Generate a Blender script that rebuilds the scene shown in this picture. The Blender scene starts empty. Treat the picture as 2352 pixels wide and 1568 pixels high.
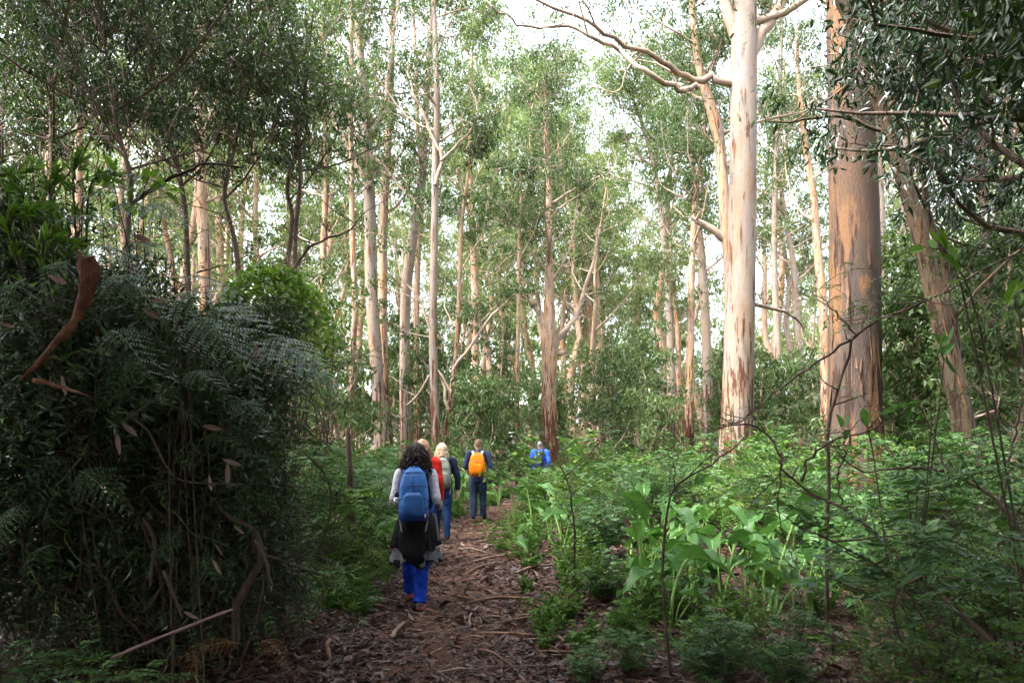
import bpy, math, random
import numpy as np
from mathutils import Vector, Matrix

# ---------------------------------------------------------------- camera, sky, sun, exposure
S = bpy.context.scene
FPX, CX, HY, EYE = 1568.0, 1176.0, 1030.0, 1.63      # 24 mm lens on a 2352 px wide frame, horizon row, eye height
camd = bpy.data.cameras.new('camera')
camd.lens = 24.0; camd.sensor_width = 36.0
camd.shift_y = (HY - 784.0) / 2352.0
camd.clip_start = 0.05; camd.clip_end = 1200
cam = bpy.data.objects.new('camera', camd)
cam.location = (0, 0, EYE); cam.rotation_euler = (math.radians(90), 0, 0)
S.collection.objects.link(cam); S.camera = cam

SUN_DIR = Vector((-0.55, -0.30, 0.95)).normalized()
W = bpy.data.worlds.new('World'); S.world = W; W.use_nodes = True
nt = W.node_tree; nt.nodes.clear()
wo = nt.nodes.new('ShaderNodeOutputWorld'); bg = nt.nodes.new('ShaderNodeBackground')
sky = nt.nodes.new('ShaderNodeTexSky'); sky.sky_type = 'NISHITA'; sky.sun_disc = False
sky.sun_elevation = math.asin(SUN_DIR.z); sky.sun_rotation = math.atan2(SUN_DIR.x, SUN_DIR.y)
sky.air_density = 1.0; sky.dust_density = 3.0
hs = nt.nodes.new('ShaderNodeHueSaturation'); hs.inputs['Saturation'].default_value = 0.36
nt.links.new(sky.outputs[0], hs.inputs['Color']); nt.links.new(hs.outputs[0], bg.inputs['Color'])
bg.inputs['Strength'].default_value = 0.11
nt.links.new(bg.outputs[0], wo.inputs['Surface'])

sl = bpy.data.lights.new('sun', 'SUN'); sl.energy = 1.35; sl.angle = math.radians(16); sl.color = (1.0, 0.985, 0.96)
so = bpy.data.objects.new('sun', sl); so.rotation_euler = SUN_DIR.to_track_quat('Z', 'Y').to_euler()
so.location = SUN_DIR * 80; S.collection.objects.link(so)

vs = S.view_settings; vs.view_transform = 'Standard'; vs.look = 'None'; vs.gamma = 1.0; vs.use_curve_mapping = False
vs.exposure = 3.6
cy = S.cycles
cy.max_bounces = 5; cy.diffuse_bounces = 3; cy.glossy_bounces = 2; cy.transmission_bounces = 4; cy.transparent_max_bounces = 4
cy.volume_bounces = 0
cy.caustics_reflective = False; cy.caustics_refractive = False
cy.use_adaptive_sampling = True; cy.adaptive_threshold = 0.03
cy.use_denoising = True

# ---------------------------------------------------------------- helpers
C = S.collection
R = np.random.default_rng(11)
UP = np.array([0., 0., 1.])

def P(px, py, d):                                    # a point of the place: d metres ahead, seen at that spot of the photograph
    return np.array([(px - CX) / FPX * d, d, EYE + (HY - py) / FPX * d])

def nrm(a):
    a = np.asarray(a, float); return a / np.maximum(np.linalg.norm(a, axis=-1, keepdims=True), 1e-9)

def smooth(pts, n):                                  # Catmull-Rom through the points (any columns)
    p = np.asarray(pts, float); m = len(p)
    if m < 3:
        t = np.linspace(0, 1, n)[:, None]; return p[0] * (1 - t) + p[-1] * t
    q = np.vstack([2 * p[0] - p[1], p, 2 * p[-1] - p[-2]])
    u = np.linspace(0, m - 1 - 1e-6, n); i = u.astype(int); t = (u - i)[:, None]
    a, b, c, d = q[i], q[i + 1], q[i + 2], q[i + 3]
    return .5 * (2 * b + (c - a) * t + (2 * a - 5 * b + 4 * c - d) * t ** 2 + (3 * b - a - 3 * c + d) * t ** 3)

class MB:
    def __init__(s): s.v = []; s.q = []; s.t = []; s.qm = []; s.tm = []; s.n = 0
    def add(s, v, q=None, t=None, m=0):
        v = np.asarray(v, float).reshape(-1, 3)
        if q is not None and len(q):
            q = np.asarray(q).reshape(-1, 4); s.q.append(q + s.n); s.qm.append(np.full(len(q), m))
        if t is not None and len(t):
            t = np.asarray(t).reshape(-1, 3); s.t.append(t + s.n); s.tm.append(np.full(len(t), m))
        s.v.append(v); s.n += len(v)
    def tube(s, pts, rad, sides=6, m=0, cap=True, refx=None, jitter=0., rng=None, power=2.0):
        p = np.asarray(pts, float); n = len(p)
        rad = np.asarray(rad, float)
        if rad.ndim == 0: rad = np.full(n, float(rad))
        rr = rad if rad.ndim == 2 else np.stack([rad, rad], 1)
        tg = np.gradient(p, axis=0) if n > 2 else np.repeat([p[-1] - p[0]], n, 0)
        tg = nrm(tg)
        U = np.zeros((n, 3))
        if refx is not None:
            U = nrm(np.asarray(refx, float) - tg * (tg @ np.asarray(refx, float))[:, None])
        else:
            u = np.cross(tg[0], [0.31, .87, .12]) if abs(tg[0] @ nrm([0.31, .87, .12])) < .95 else np.cross(tg[0], [1., 0, 0])
            u = nrm(u)
            for i in range(n):
                u = nrm(u - tg[i] * (u @ tg[i])); U[i] = u
        V = np.cross(tg, U)
        a = np.arange(sides) / sides * 2 * np.pi
        ca, sa = np.cos(a), np.sin(a)
        if power != 2.0:
            ca = np.sign(ca) * np.abs(ca) ** (2 / power); sa = np.sign(sa) * np.abs(sa) ** (2 / power)
        k1 = rr[:, 0][:, None] * ca; k2 = rr[:, 1][:, None] * sa
        if jitter:
            j = 1 + (rng or R).normal(0, jitter, (n, sides)); k1 = k1 * j; k2 = k2 * j
        v = p[:, None, :] + U[:, None, :] * k1[..., None] + V[:, None, :] * k2[..., None]
        i = np.arange(n - 1)[:, None] * sides; k = np.arange(sides)[None]
        q = np.stack([i + k, i + (k + 1) % sides, i + sides + (k + 1) % sides, i + sides + k], -1).reshape(-1, 4)
        t = None; v = v.reshape(-1, 3)
        if cap:
            v = np.vstack([v, p[0], p[-1]]); c0, c1 = n * sides, n * sides + 1
            kk = np.arange(sides)
            t = np.vstack([np.stack([np.full(sides, c0), (kk + 1) % sides, kk], 1),
                           np.stack([np.full(sides, c1), (n - 1) * sides + kk, (n - 1) * sides + (kk + 1) % sides], 1)])
        s.add(v, q, t, m)
    def twigs(s, a, b, r, m=0):                      # many straight three-sided twigs at once
        a = np.asarray(a); b = np.asarray(b); n = len(a)
        t = nrm(b - a); u = nrm(np.cross(t, nrm(R.normal(size=(n, 3))))); w = np.cross(t, u)
        vs_ = []
        r = np.broadcast_to(np.asarray(r, float), (n,))[:, None]
        for e, f in ((a, 1.), (b, .45)):
            for k in range(3):
                an = k * 2.0944; vs_.append(e + (u * math.cos(an) + w * math.sin(an)) * r * f)
        v = np.stack(vs_, 1).reshape(-1, 3); o = np.arange(n)[:, None] * 6
        q = np.concatenate([o + np.array([[k, (k + 1) % 3, 3 + (k + 1) % 3, 3 + k]]) for k in range(3)])
        s.add(v, q, None, m)
    def leaves(s, c, d, L, Wd, m=0, side=None, bend=0.12, fold=0.0):   # one diamond-shaped blade each
        c = np.asarray(c, float); n = len(c)
        if n == 0: return
        d = nrm(d)
        if side is None: side = nrm(np.cross(d, R.normal(size=(n, 3))))
        else: side = nrm(side - d * np.sum(d * side, 1, keepdims=True))
        L = np.broadcast_to(np.asarray(L, float), (n,))[:, None]; Wd = np.broadcast_to(np.asarray(Wd, float), (n,))[:, None]
        nn = np.cross(side, d)
        mid = c + d * L * .42 + nn * L * bend
        v = np.stack([c, mid - side * Wd * .5 + nn * Wd * fold, c + d * L, mid + side * Wd * .5 + nn * Wd * fold], 1).reshape(-1, 3)
        s.add(v, np.arange(n * 4).reshape(n, 4), None, m)
    def blades(s, c, d, L, Wd, m=0, side=None, bend=0.2, fold=.15):    # rounder leaf, six vertices, creased on its midrib
        c = np.asarray(c, float); n = len(c)
        if n == 0: return
        d = nrm(d)
        if side is None: side = nrm(np.cross(d, R.normal(size=(n, 3))))
        else: side = nrm(side - d * np.sum(d * side, 1, keepdims=True))
        L = np.broadcast_to(np.asarray(L, float), (n,))[:, None]; Wd = np.broadcast_to(np.asarray(Wd, float), (n,))[:, None]
        nn = np.cross(side, d); f = nn * Wd * fold; b = nn * L * bend
        A = c; T = c + d * L - b
        l1 = c + d * L * .28 - side * Wd * .45 + f; l2 = c + d * L * .66 - side * Wd * .42 + f - b * .35
        r1 = c + d * L * .28 + side * Wd * .45 + f; r2 = c + d * L * .66 + side * Wd * .42 + f - b * .35
        v = np.stack([A, r1, r2, T, l2, l1], 1).reshape(-1, 3); o = np.arange(n)[:, None] * 6
        q = np.concatenate([o + np.array([[0, 1, 2, 3]]), o + np.array([[0, 3, 4, 5]])])
        s.add(v, q, None, m)
    def pinnate(s, base, d, up, L, pairs, lw, ll, droop=.25, m=0, taper=.5):   # feather leaves: paired leaflets on a stalk
        base = np.asarray(base, float); n = len(base); d = nrm(d); up = np.asarray(up, float)
        side = nrm(np.cross(d, up)); un = np.cross(side, d)
        L = np.broadcast_to(np.asarray(L, float), (n,))
        for k in range(pairs):
            f = (k + .9) / pairs
            c = base + d * (L * f)[:, None] - UP * (L * droop * f * f)[:, None]
            sc = (1 - taper * abs(2 * f - .9) ** 2) * L / L.mean()
            for sg in (-1, 1):
                dd = nrm(side * sg + d * .45 - un * .18 + R.normal(0, .12, (n, 3)))
                s.leaves(c, dd, ll * sc, lw * sc, m, side=d + R.normal(0, .2, (n, 3)), bend=.05)
    def shift(s, o):
        s.v = [a - np.asarray(o) for a in s.v]; return s
    def mesh(s, name, mats, sm=True):
        me = bpy.data.meshes.new(name)
        v = np.concatenate(s.v) if s.v else np.zeros((0, 3))
        q = np.concatenate(s.q) if s.q else np.zeros((0, 4), int); t = np.concatenate(s.t) if s.t else np.zeros((0, 3), int)
        mi = np.concatenate((s.qm or [np.zeros(0, int)]) + (s.tm or [np.zeros(0, int)]))
        me.vertices.add(len(v)); me.vertices.foreach_set('co', v.astype(np.float32).ravel())
        nl = q.size + t.size; me.loops.add(nl)
        me.loops.foreach_set('vertex_index', np.concatenate([q.ravel(), t.ravel()]).astype(np.int32))
        npoly = len(q) + len(t); me.polygons.add(npoly)
        ls = np.concatenate([np.arange(len(q)) * 4, q.size + np.arange(len(t)) * 3]).astype(np.int32)
        me.polygons.foreach_set('loop_start', ls)
        me.polygons.foreach_set('material_index', mi.astype(np.int32))
        me.polygons.foreach_set('use_smooth', np.full(npoly, sm))
        me.update(calc_edges=True)
        for mt in (mats if isinstance(mats, (list, tuple)) else [mats]): me.materials.append(mt)
        return me
    def build(s, name, mats, parent=None, sm=True, loc=None):
        return obj(name, s.mesh(name, mats, sm), parent, loc)

def obj(name, me, parent=None, loc=None):
    o = bpy.data.objects.new(name, me); C.objects.link(o)
    if parent is not None: o.parent = parent
    if loc is not None: o.location = loc
    return o
def tag(o, label=None, cat=None, group=None, kind=None):
    if label: o['label'] = label
    if cat: o['category'] = cat
    if group: o['group'] = group
    if kind: o['kind'] = kind
    return o
def thing(name, label, cat, loc=(0, 0, 0), rz=0, group=None):
    o = bpy.data.objects.new(name, None); C.objects.link(o); o.empty_display_size = .2
    o.location = loc; o.rotation_euler = (0, 0, rz)
    return tag(o, label, cat, group)
def copy_tree(o, loc=None, rz=None, sc=None, label=None, group=None, parent=None):
    c = o.copy(); C.objects.link(c)
    if parent is not None: c.parent = parent
    if loc is not None: c.location = loc
    if rz is not None: c.rotation_euler = (0, 0, rz)
    if sc is not None: c.scale = (sc, sc, sc) if np.isscalar(sc) else sc
    if label: c['label'] = label
    if group: c['group'] = group
    for ch in [x for x in KIDS.get(o.name, [])]: copy_tree(ch, parent=c)
    return c
KIDS = {}
def index_kids():
    KIDS.clear()
    for o in bpy.data.objects:
        if o.parent: KIDS.setdefault(o.parent.name, []).append(o)

# ---------------------------------------------------------------- materials
def nodes(name):
    m = bpy.data.materials.new(name); m.use_nodes = True; n = m.node_tree.nodes; n.clear()
    out = n.new('ShaderNodeOutputMaterial')
    return m, n, m.node_tree.links, out
def ramp(n, stops, interp='LINEAR'):
    r = n.new('ShaderNodeValToRGB'); cr = r.color_ramp; cr.interpolation = interp
    while len(cr.elements) < len(stops): cr.elements.new(.5)
    for e, (p, c) in zip(cr.elements, stops): e.position = p; e.color = (*c, 1)
    return r
def leafmat(name, stops, trans=.32, rough=.36, spec=.3, tint=(1.15, 1.22, .68), mottle=0):
    m, n, l, out = nodes(name)
    g = n.new('ShaderNodeNewGeometry'); oi = n.new('ShaderNodeObjectInfo')
    mx = n.new('ShaderNodeMath'); mx.operation = 'MULTIPLY_ADD'; mx.inputs[1].default_value = .72
    m2 = n.new('ShaderNodeMath'); m2.operation = 'MULTIPLY'; m2.inputs[1].default_value = .28
    l.new(oi.outputs['Random'], m2.inputs[0]); l.new(g.outputs['Random Per Island'], mx.inputs[0]); l.new(m2.outputs[0], mx.inputs[2])
    r = ramp(n, stops); l.new(mx.outputs[0], r.inputs[0])
    if mottle:                                       # blotches, paler veins and a few brown spots
        nz = noise(n, l, 26, 5, .65); rv = ramp(n, [(.25, (.55, .6, .5)), (.5, (1, 1, 1)), (.66, (1.25, 1.2, 1.1)), (.72, (1.0, .55, .35)), (.78, (.7, .35, .2))]); l.new(nz.outputs[0], rv.inputs[0])
        mo = n.new('ShaderNodeMix'); mo.data_type = 'RGBA'; mo.blend_type = 'MULTIPLY'; mo.inputs[0].default_value = mottle; l.new(r.outputs[0], mo.inputs[6]); l.new(rv.outputs[0], mo.inputs[7])
        class _O: outputs = [mo.outputs[2]]
        r = _O
    b = n.new('ShaderNodeBsdfPrincipled'); b.inputs['Roughness'].default_value = rough; b.inputs['Specular IOR Level'].default_value = spec
    l.new(r.outputs[0], b.inputs['Base Color'])
    t = n.new('ShaderNodeBsdfTranslucent')
    mm = n.new('ShaderNodeMix'); mm.data_type = 'RGBA'; mm.blend_type = 'MULTIPLY'; mm.inputs[0].default_value = 1
    l.new(r.outputs[0], mm.inputs[6]); mm.inputs[7].default_value = (*tint, 1)
    l.new(mm.outputs[2], t.inputs['Color'])
    ms = n.new('ShaderNodeMixShader'); ms.inputs[0].default_value = trans
    l.new(b.outputs[0], ms.inputs[1]); l.new(t.outputs[0], ms.inputs[2]); l.new(ms.outputs[0], out.inputs[0])
    return m
def noise(n, l, scale, detail=4, rough=.6, stretch=None, dist=0., coord='Object'):
    tc = n.new('ShaderNodeTexCoord'); mp = n.new('ShaderNodeMapping')
    if stretch: mp.inputs['Scale'].default_value = stretch
    nz = n.new('ShaderNodeTexNoise'); nz.inputs['Scale'].default_value = scale; nz.inputs['Detail'].default_value = detail
    nz.inputs['Roughness'].default_value = rough; nz.inputs['Distortion'].default_value = dist
    l.new(tc.outputs[coord], mp.inputs[0]); l.new(mp.outputs[0], nz.inputs['Vector'])
    return nz
def plain(name, stops, scale=6, rough=.7, bump=.2, bscale=30, spec=.3, stretch=None, bdist=.02, metal=0.):
    m, n, l, out = nodes(name)
    b = n.new('ShaderNodeBsdfPrincipled'); b.inputs['Roughness'].default_value = rough; b.inputs['Specular IOR Level'].default_value = spec
    b.inputs['Metallic'].default_value = metal
    nz = noise(n, l, scale, stretch=stretch); r = ramp(n, stops); l.new(nz.outputs[0], r.inputs[0]); l.new(r.outputs[0], b.inputs['Base Color'])
    if bump:
        n2 = noise(n, l, bscale, stretch=stretch); bp = n.new('ShaderNodeBump'); bp.inputs['Strength'].default_value = bump; bp.inputs['Distance'].default_value = bdist
        l.new(n2.outputs[0], bp.inputs['Height']); l.new(bp.outputs[0], b.inputs['Normal'])
    l.new(b.outputs[0], out.inputs[0]); return m
def barkmat(name, smooth_stops, flake=(.16, .06, .03), flake_amt=.5, patch=(.30, .26, .25), scale=1.0):
    m, n, l, out = nodes(name)
    b = n.new('ShaderNodeBsdfPrincipled'); b.inputs['Roughness'].default_value = .72; b.inputs['Specular IOR Level'].default_value = .2
    oi = n.new('ShaderNodeObjectInfo')
    n1 = noise(n, l, 2.2 * scale, 5, .6, (1, 1, .28)); r1 = ramp(n, smooth_stops); l.new(n1.outputs[0], r1.inputs[0])
    n2 = noise(n, l, 3.1 * scale, 6, .68, (1.3, 1.3, .2), .4); r2 = ramp(n, [(0, (0, 0, 0)), (.52, (0, 0, 0)), (.56, (1, 1, 1)), (1, (1, 1, 1))]); l.new(n2.outputs[0], r2.inputs[0])
    mix1 = n.new('ShaderNodeMix'); mix1.data_type = 'RGBA'; mix1.inputs[7].default_value = (*patch, 1)
    f1 = n.new('ShaderNodeMath'); f1.operation = 'MULTIPLY'; f1.inputs[1].default_value = .75
    l.new(r2.outputs[0], f1.inputs[0]); l.new(f1.outputs[0], mix1.inputs[0]); l.new(r1.outputs[0], mix1.inputs[6])
    # old bark streaks, denser towards the foot of the trunk
    n3 = noise(n, l, 5.5 * scale, 5, .7, (1.6, 1.6, .16), .3)
    tc = n.new('ShaderNodeTexCoord'); sp = n.new('ShaderNodeSeparateXYZ'); l.new(tc.outputs['Object'], sp.inputs[0])
    mr = n.new('ShaderNodeMapRange'); mr.inputs[1].default_value = 0; mr.inputs[2].default_value = 7.0; mr.inputs[3].default_value = .13 * flake_amt * 2; mr.inputs[4].default_value = -.04 + .06 * flake_amt
    l.new(sp.outputs['Z'], mr.inputs[0])
    ad = n.new('ShaderNodeMath'); ad.operation = 'ADD'; l.new(n3.outputs[0], ad.inputs[0]); l.new(mr.outputs[0], ad.inputs[1])
    r3 = ramp(n, [(0, (0, 0, 0)), (.60, (0, 0, 0)), (.64, (1, 1, 1)), (1, (1, 1, 1))]); l.new(ad.outputs[0], r3.inputs[0])
    mix2 = n.new('ShaderNodeMix'); mix2.data_type = 'RGBA'; mix2.inputs[7].default_value = (*flake, 1)
    l.new(r3.outputs[0], mix2.inputs[0]); l.new(mix1.outputs[2], mix2.inputs[6])
    n4 = noise(n, l, 40, 4, .6, (1, 1, .35)); mv = n.new('ShaderNodeMapRange'); mv.inputs[3].default_value = .72; mv.inputs[4].default_value = 1.22
    l.new(n4.outputs[0], mv.inputs[0])
    mu = n.new('ShaderNodeMix'); mu.data_type = 'RGBA'; mu.blend_type = 'MULTIPLY'; mu.inputs[0].default_value = 1
    l.new(mix2.outputs[2], mu.inputs[6]); l.new(mv.outputs[0], mu.inputs[7])
    l.new(mu.outputs[2], b.inputs['Base Color'])
    hsum = n.new('ShaderNodeMath'); hsum.operation = 'MULTIPLY_ADD'; hsum.inputs[1].default_value = .5; l.new(r3.outputs[0], hsum.inputs[0]); l.new(n4.outputs[0], hsum.inputs[2])
    bp = n.new('ShaderNodeBump'); bp.inputs['Strength'].default_value = .6; bp.inputs['Distance'].default_value = .03
    l.new(hsum.outputs[0], bp.inputs['Height']); l.new(bp.outputs[0], b.inputs['Normal'])
    l.new(b.outputs[0], out.inputs[0]); return m

M = {}
M['bark_pale'] = barkmat('karri_bark_pale', [(.25, (.19, .14, .10)), (.45, (.25, .203, .162)), (.6, (.23, .158, .10)), (.8, (.265, .225, .19))], (.09, .033, .016), .72, (.21, .17, .155))
M['bark_grey'] = barkmat('karri_bark_grey', [(.25, (.048, .033, .026)), (.45, (.070, .050, .040)), (.62, (.11, .060, .033)), (.8, (.088, .067, .056))], (.035, .018, .012), .4, (.18, .092, .040), .5)
M['bark_mid'] = barkmat('karri_bark_mid', [(.25, (.27, .16, .085)), (.45, (.35, .25, .175)), (.62, (.34, .175, .075)), (.8, (.33, .255, .205))], (.075, .028, .014), .95, (.17, .125, .105), 1.5)
M['bark_olive'] = barkmat('gum_bark_olive', [(.25, (.050, .038, .024)), (.45, (.075, .058, .038)), (.62, (.095, .062, .036)), (.8, (.11, .088, .06))], (.03, .016, .01), .6, (.12, .075, .04), 1.2)
M['bark_far'] = plain('karri_bark_far', [(.3, (.16, .085, .045)), (.48, (.34, .245, .175)), (.6, (.30, .165, .08)), (.75, (.20, .12, .075))], 1.6, .8, .3, 12, stretch=(1, 1, .15), bdist=.05)
M['bark_dark'] = plain('peppermint_bark', [(.3, (.055, .038, .028)), (.6, (.13, .09, .065)), (.8, (.19, .14, .11))], 6, .9, .8, 25, stretch=(1, 1, .2), bdist=.03)
M['wood_dark'] = plain('shrub_stem', [(.3, (.035, .022, .016)), (.7, (.10, .065, .045))], 12, .8, .6, 60, stretch=(1, 1, .4), bdist=.006)
M['dead_wood'] = plain('dead_wood', [(.3, (.10, .058, .038)), (.55, (.22, .15, .11)), (.75, (.34, .27, .22))], 9, .85, .6, 60, bdist=.008)
M['dead_dark'] = plain('dark_dead_wood', [(.3, (.035, .022, .016)), (.55, (.075, .050, .038)), (.75, (.12, .085, .068))], 9, .9, .6, 60, bdist=.008)  # darker brown copy of the dead wood
M['limb'] = plain('limb_bark', [(.3, (.20, .14, .11)), (.5, (.36, .27, .20)), (.7, (.30, .19, .12))], 3, .75, .4, 20, bdist=.02)
M['flake'] = plain('peeling_bark', [(.3, (.07, .028, .015)), (.55, (.17, .078, .038)), (.75, (.27, .16, .09))], 8, .8, .6, 40, stretch=(1, 1, .3), bdist=.01)
M['flake_dark'] = plain('peeling_bark_brown', [(.3, (.05, .025, .016)), (.55, (.10, .055, .034)), (.75, (.16, .095, .06))], 8, .8, .6, 40, stretch=(1, 1, .3), bdist=.01)
M['stick'] = plain('fallen_wood', [(.3, (.07, .035, .02)), (.5, (.17, .09, .055)), (.75, (.30, .19, .13))], 7, .85, .8, 50, bdist=.01)
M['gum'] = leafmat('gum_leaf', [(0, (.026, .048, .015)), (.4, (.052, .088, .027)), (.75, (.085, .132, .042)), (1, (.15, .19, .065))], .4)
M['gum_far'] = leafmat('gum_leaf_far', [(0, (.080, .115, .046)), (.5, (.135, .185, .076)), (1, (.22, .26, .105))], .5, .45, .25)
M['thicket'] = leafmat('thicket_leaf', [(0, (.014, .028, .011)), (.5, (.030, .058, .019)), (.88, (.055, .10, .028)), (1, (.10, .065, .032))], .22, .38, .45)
M['marri'] = leafmat('gum_leaf_shaded', [(0, (.014, .030, .015)), (.5, (.026, .050, .023)), (1, (.050, .085, .032))], .24, .32, .55)  # darker gum leaf; shade of the foreground crowns put into the colour
M['pepper'] = leafmat('peppermint_leaf', [(0, (.013, .027, .010)), (.5, (.028, .053, .016)), (1, (.062, .098, .026))], .32)
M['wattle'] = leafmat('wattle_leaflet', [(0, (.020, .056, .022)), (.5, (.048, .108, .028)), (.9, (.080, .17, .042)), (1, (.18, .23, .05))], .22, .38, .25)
M['wattle_young'] = leafmat('young_shrub_leaflet', [(0, (.045, .085, .018)), (.5, (.085, .150, .028)), (.9, (.13, .20, .038)), (1, (.22, .24, .05))], .34, .4, .25)
M['arum'] = leafmat('arum_leaf', [(0, (.045, .115, .030)), (.45, (.078, .175, .048)), (.85, (.12, .235, .065)), (1, (.21, .28, .05))], .36, .42, .25, mottle=.85)
M['lime'] = leafmat('lime_leaf', [(0, (.07, .15, .020)), (.5, (.11, .21, .03)), (1, (.17, .28, .05))], .40)
M['bramble'] = leafmat('creeper_leaf', [(0, (.055, .11, .018)), (.5, (.095, .165, .028)), (.9, (.15, .22, .045)), (1, (.32, .20, .03))], .38)
M['herb'] = leafmat('herb_leaf', [(0, (.030, .075, .018)), (.5, (.068, .138, .025)), (1, (.135, .22, .045))], .36, .4, .22)
M['fern'] = leafmat('bracken_leaf', [(0, (.035, .080, .038)), (.5, (.055, .115, .044)), (1, (.10, .165, .050))], .28, .38, .38)
M['fern_dead'] = leafmat('bracken_dead', [(0, (.15, .06, .02)), (.5, (.22, .10, .035)), (1, (.30, .16, .06))], .2, .7)
M['vine'] = plain('twining_vine', [(.3, (.05, .095, .022)), (.7, (.11, .17, .04))], 8, .5, 0)
M['litter'] = leafmat('litter_leaf', [(0, (.014, .006, .004)), (.45, (.042, .017, .010)), (.66, (.088, .040, .024)), (.87, (.17, .098, .070)), (1, (.42, .31, .26))], .05, .45, .4, (1, 1, 1))
M['dead_leaf'] = leafmat('hanging_dead_leaf', [(0, (.10, .055, .04)), (.5, (.18, .115, .09)), (1, (.28, .21, .18))], .1, .6, .3, (1, 1, 1))

# ---------------------------------------------------------------- ground and path
def path_x(y):
    return np.interp(y, [0, 4.75, 7, 9.5, 12, 15, 18, 21, 25, 32, 45], [-.40, -.47, -.62, -.78, -.76, -.55, -.2, .3, .9, 2.2, 4.5])
def path_w(y):
    return np.interp(y, [0, 5, 9, 15, 20, 28, 45], [.74, .76, .78, .66, .52, .42, .4])
def hgt(x, y):
    x = np.asarray(x, float); y = np.asarray(y, float)
    d = np.abs(x - path_x(y))
    h = .05 * np.sin(x * .9 + 1.3) * np.cos(y * .7) + .03 * np.sin(x * 2.3 + y * 1.7)
    far = np.clip((np.hypot(x, y) - 30) / 60, 0, 1)
    return h * np.clip((d - .6) / 1.5, 0, 1) + .07 * np.clip((d - .8) / 1.2, 0, 1) + far * (1.2 * np.sin(x * .05 + .6) * np.cos(y * .04) + .8)

gx = np.concatenate([np.linspace(-400, -16, 24)[:-1], np.linspace(-16, 16, 129), np.linspace(16, 400, 24)[1:]])
gy = np.concatenate([np.linspace(-300, -4, 14)[:-1], np.linspace(-4, 36, 161), np.linspace(36, 600, 40)[1:]])
X, Y = np.meshgrid(gx, gy); near = (np.abs(X) < 16) & (Y > -4) & (Y < 36)
Z = hgt(X, Y) + np.where(near, R.normal(0, .008, X.shape), 0)
def grid(X, Y, Z):
    ny, nx = X.shape; i = np.arange(ny - 1)[:, None] * nx + np.arange(nx - 1)
    return np.stack([X, Y, Z], -1).reshape(-1, 3), np.stack([i, i + 1, i + nx + 1, i + nx], -1).reshape(-1, 4)
M['soil'] = plain('forest_soil', [(.3, (.030, .018, .012)), (.5, (.065, .038, .024)), (.7, (.11, .068, .042))], 5, .95, 1.0, 22, bdist=.05)
M['path'] = plain('path_soil', [(.3, (.028, .013, .008)), (.5, (.070, .030, .016)), (.7, (.14, .062, .034))], 1.6, .95, 1.0, 30, bdist=.04)
mb = MB(); mb.add(*grid(X, Y, Z)); tag(mb.build('ground', M['soil']), 'dark leafy forest soil under the trees', kind='structure')
ty = np.linspace(1.5, 36, 240); tu = np.linspace(-1, 1, 15)
wl = path_w(ty) * (1 + .18 * np.sin(ty * 2.1) + .1 * np.sin(ty * 5.3)); wr = path_w(ty) * (1 + .18 * np.sin(ty * 1.7 + 2) + .1 * np.cos(ty * 4.1))
PX = path_x(ty)[:, None] + np.where(tu < 0, wl[:, None], wr[:, None]) * tu[None]; PY = np.repeat(ty[:, None], 15, 1)
PZ = hgt(PX, PY) + .016 + .012 * (1 - tu[None] ** 2) + R.normal(0, .009, PX.shape)
PZ[:, 0] -= .03; PZ[:, -1] -= .03
mb = MB(); mb.add(*grid(PX, PY, PZ)); tag(mb.build('path', M['path']), 'reddish brown earth track winding into the forest', kind='structure')

# ---------------------------------------------------------------- leaf litter (nobody could count it)
def litter(n, ylo, yhi, Lm, spread, power=1.0):
    y = ylo + (yhi - ylo) * R.random(n) ** power
    x = path_x(y) + R.normal(0, 1, n) * spread * (1 + .05 * y)
    edge = np.abs(x - path_x(y)) / path_w(y)
    keep = (R.random(n) < np.where(edge < .45, .42, np.where(edge < .75, .75, 1.0))) & (np.abs(x) < y * .85 + 1.5)
    x, y = x[keep], y[keep]; n = len(x)
    z = hgt(x, y) + .022 + R.random(n) * .028
    a = R.random(n) * 6.283; d = np.stack([np.cos(a), np.sin(a), R.normal(0, .22, n)], 1)
    side = np.stack([-np.sin(a), np.cos(a), R.normal(0, .45, n)], 1)
    L = Lm * np.minimum(R.lognormal(-.08, .42, n), 2.4)
    return np.stack([x, y, z], 1), d, L, L * R.uniform(.16, .45, n), side
mb = MB()
for args in ((52000, 3.2, 12, .062, 1.5, 1.35), (26000, 8, 30, .085, 2.4, 1.2)):
    c, d, L, w, sd = litter(*args); mb.blades(c, d, L, w, side=sd, bend=R.normal(.0, .22, (len(c), 1)), fold=R.normal(.0, .3, (len(c), 1)))
n = 26000; y = R.uniform(3.2, 22, n); x = R.uniform(-1, 1, n) * (y * .75 + 1); a = R.random(n) * 6.283; L = .07 * R.uniform(.5, 1.3, n)
mb.blades(np.stack([x, y, hgt(x, y) + .02 + R.random(n) * .03], 1), np.stack([np.cos(a), np.sin(a), R.normal(0, .2, n)], 1), L, L * .32,
          side=np.stack([-np.sin(a), np.cos(a), R.normal(0, .4, n)], 1), bend=R.normal(0, .2, (n, 1)))
tag(mb.build('leaf_litter', M['litter'], sm=False), 'brown fallen gum leaves strewn over the track and forest floor', 'leaf litter', kind='stuff')
mb = MB(); n = 7000; y = 3.2 + 22 * R.random(n) ** 1.4; x = path_x(y) + R.normal(0, 2.2, n); a = R.random(n) * 6.283; L = R.uniform(.08, .4, n)
p0 = np.stack([x, y, hgt(x, y) + .03], 1); p1 = p0 + np.stack([np.cos(a) * L, np.sin(a) * L, R.normal(.02, .03, n)], 1)
mb.twigs(p0, p1, R.uniform(.002, .0055, n)); tag(mb.build('twig_litter', M['dead_wood']), 'fine broken twigs scattered over the forest floor', 'twigs', kind='stuff')

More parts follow.
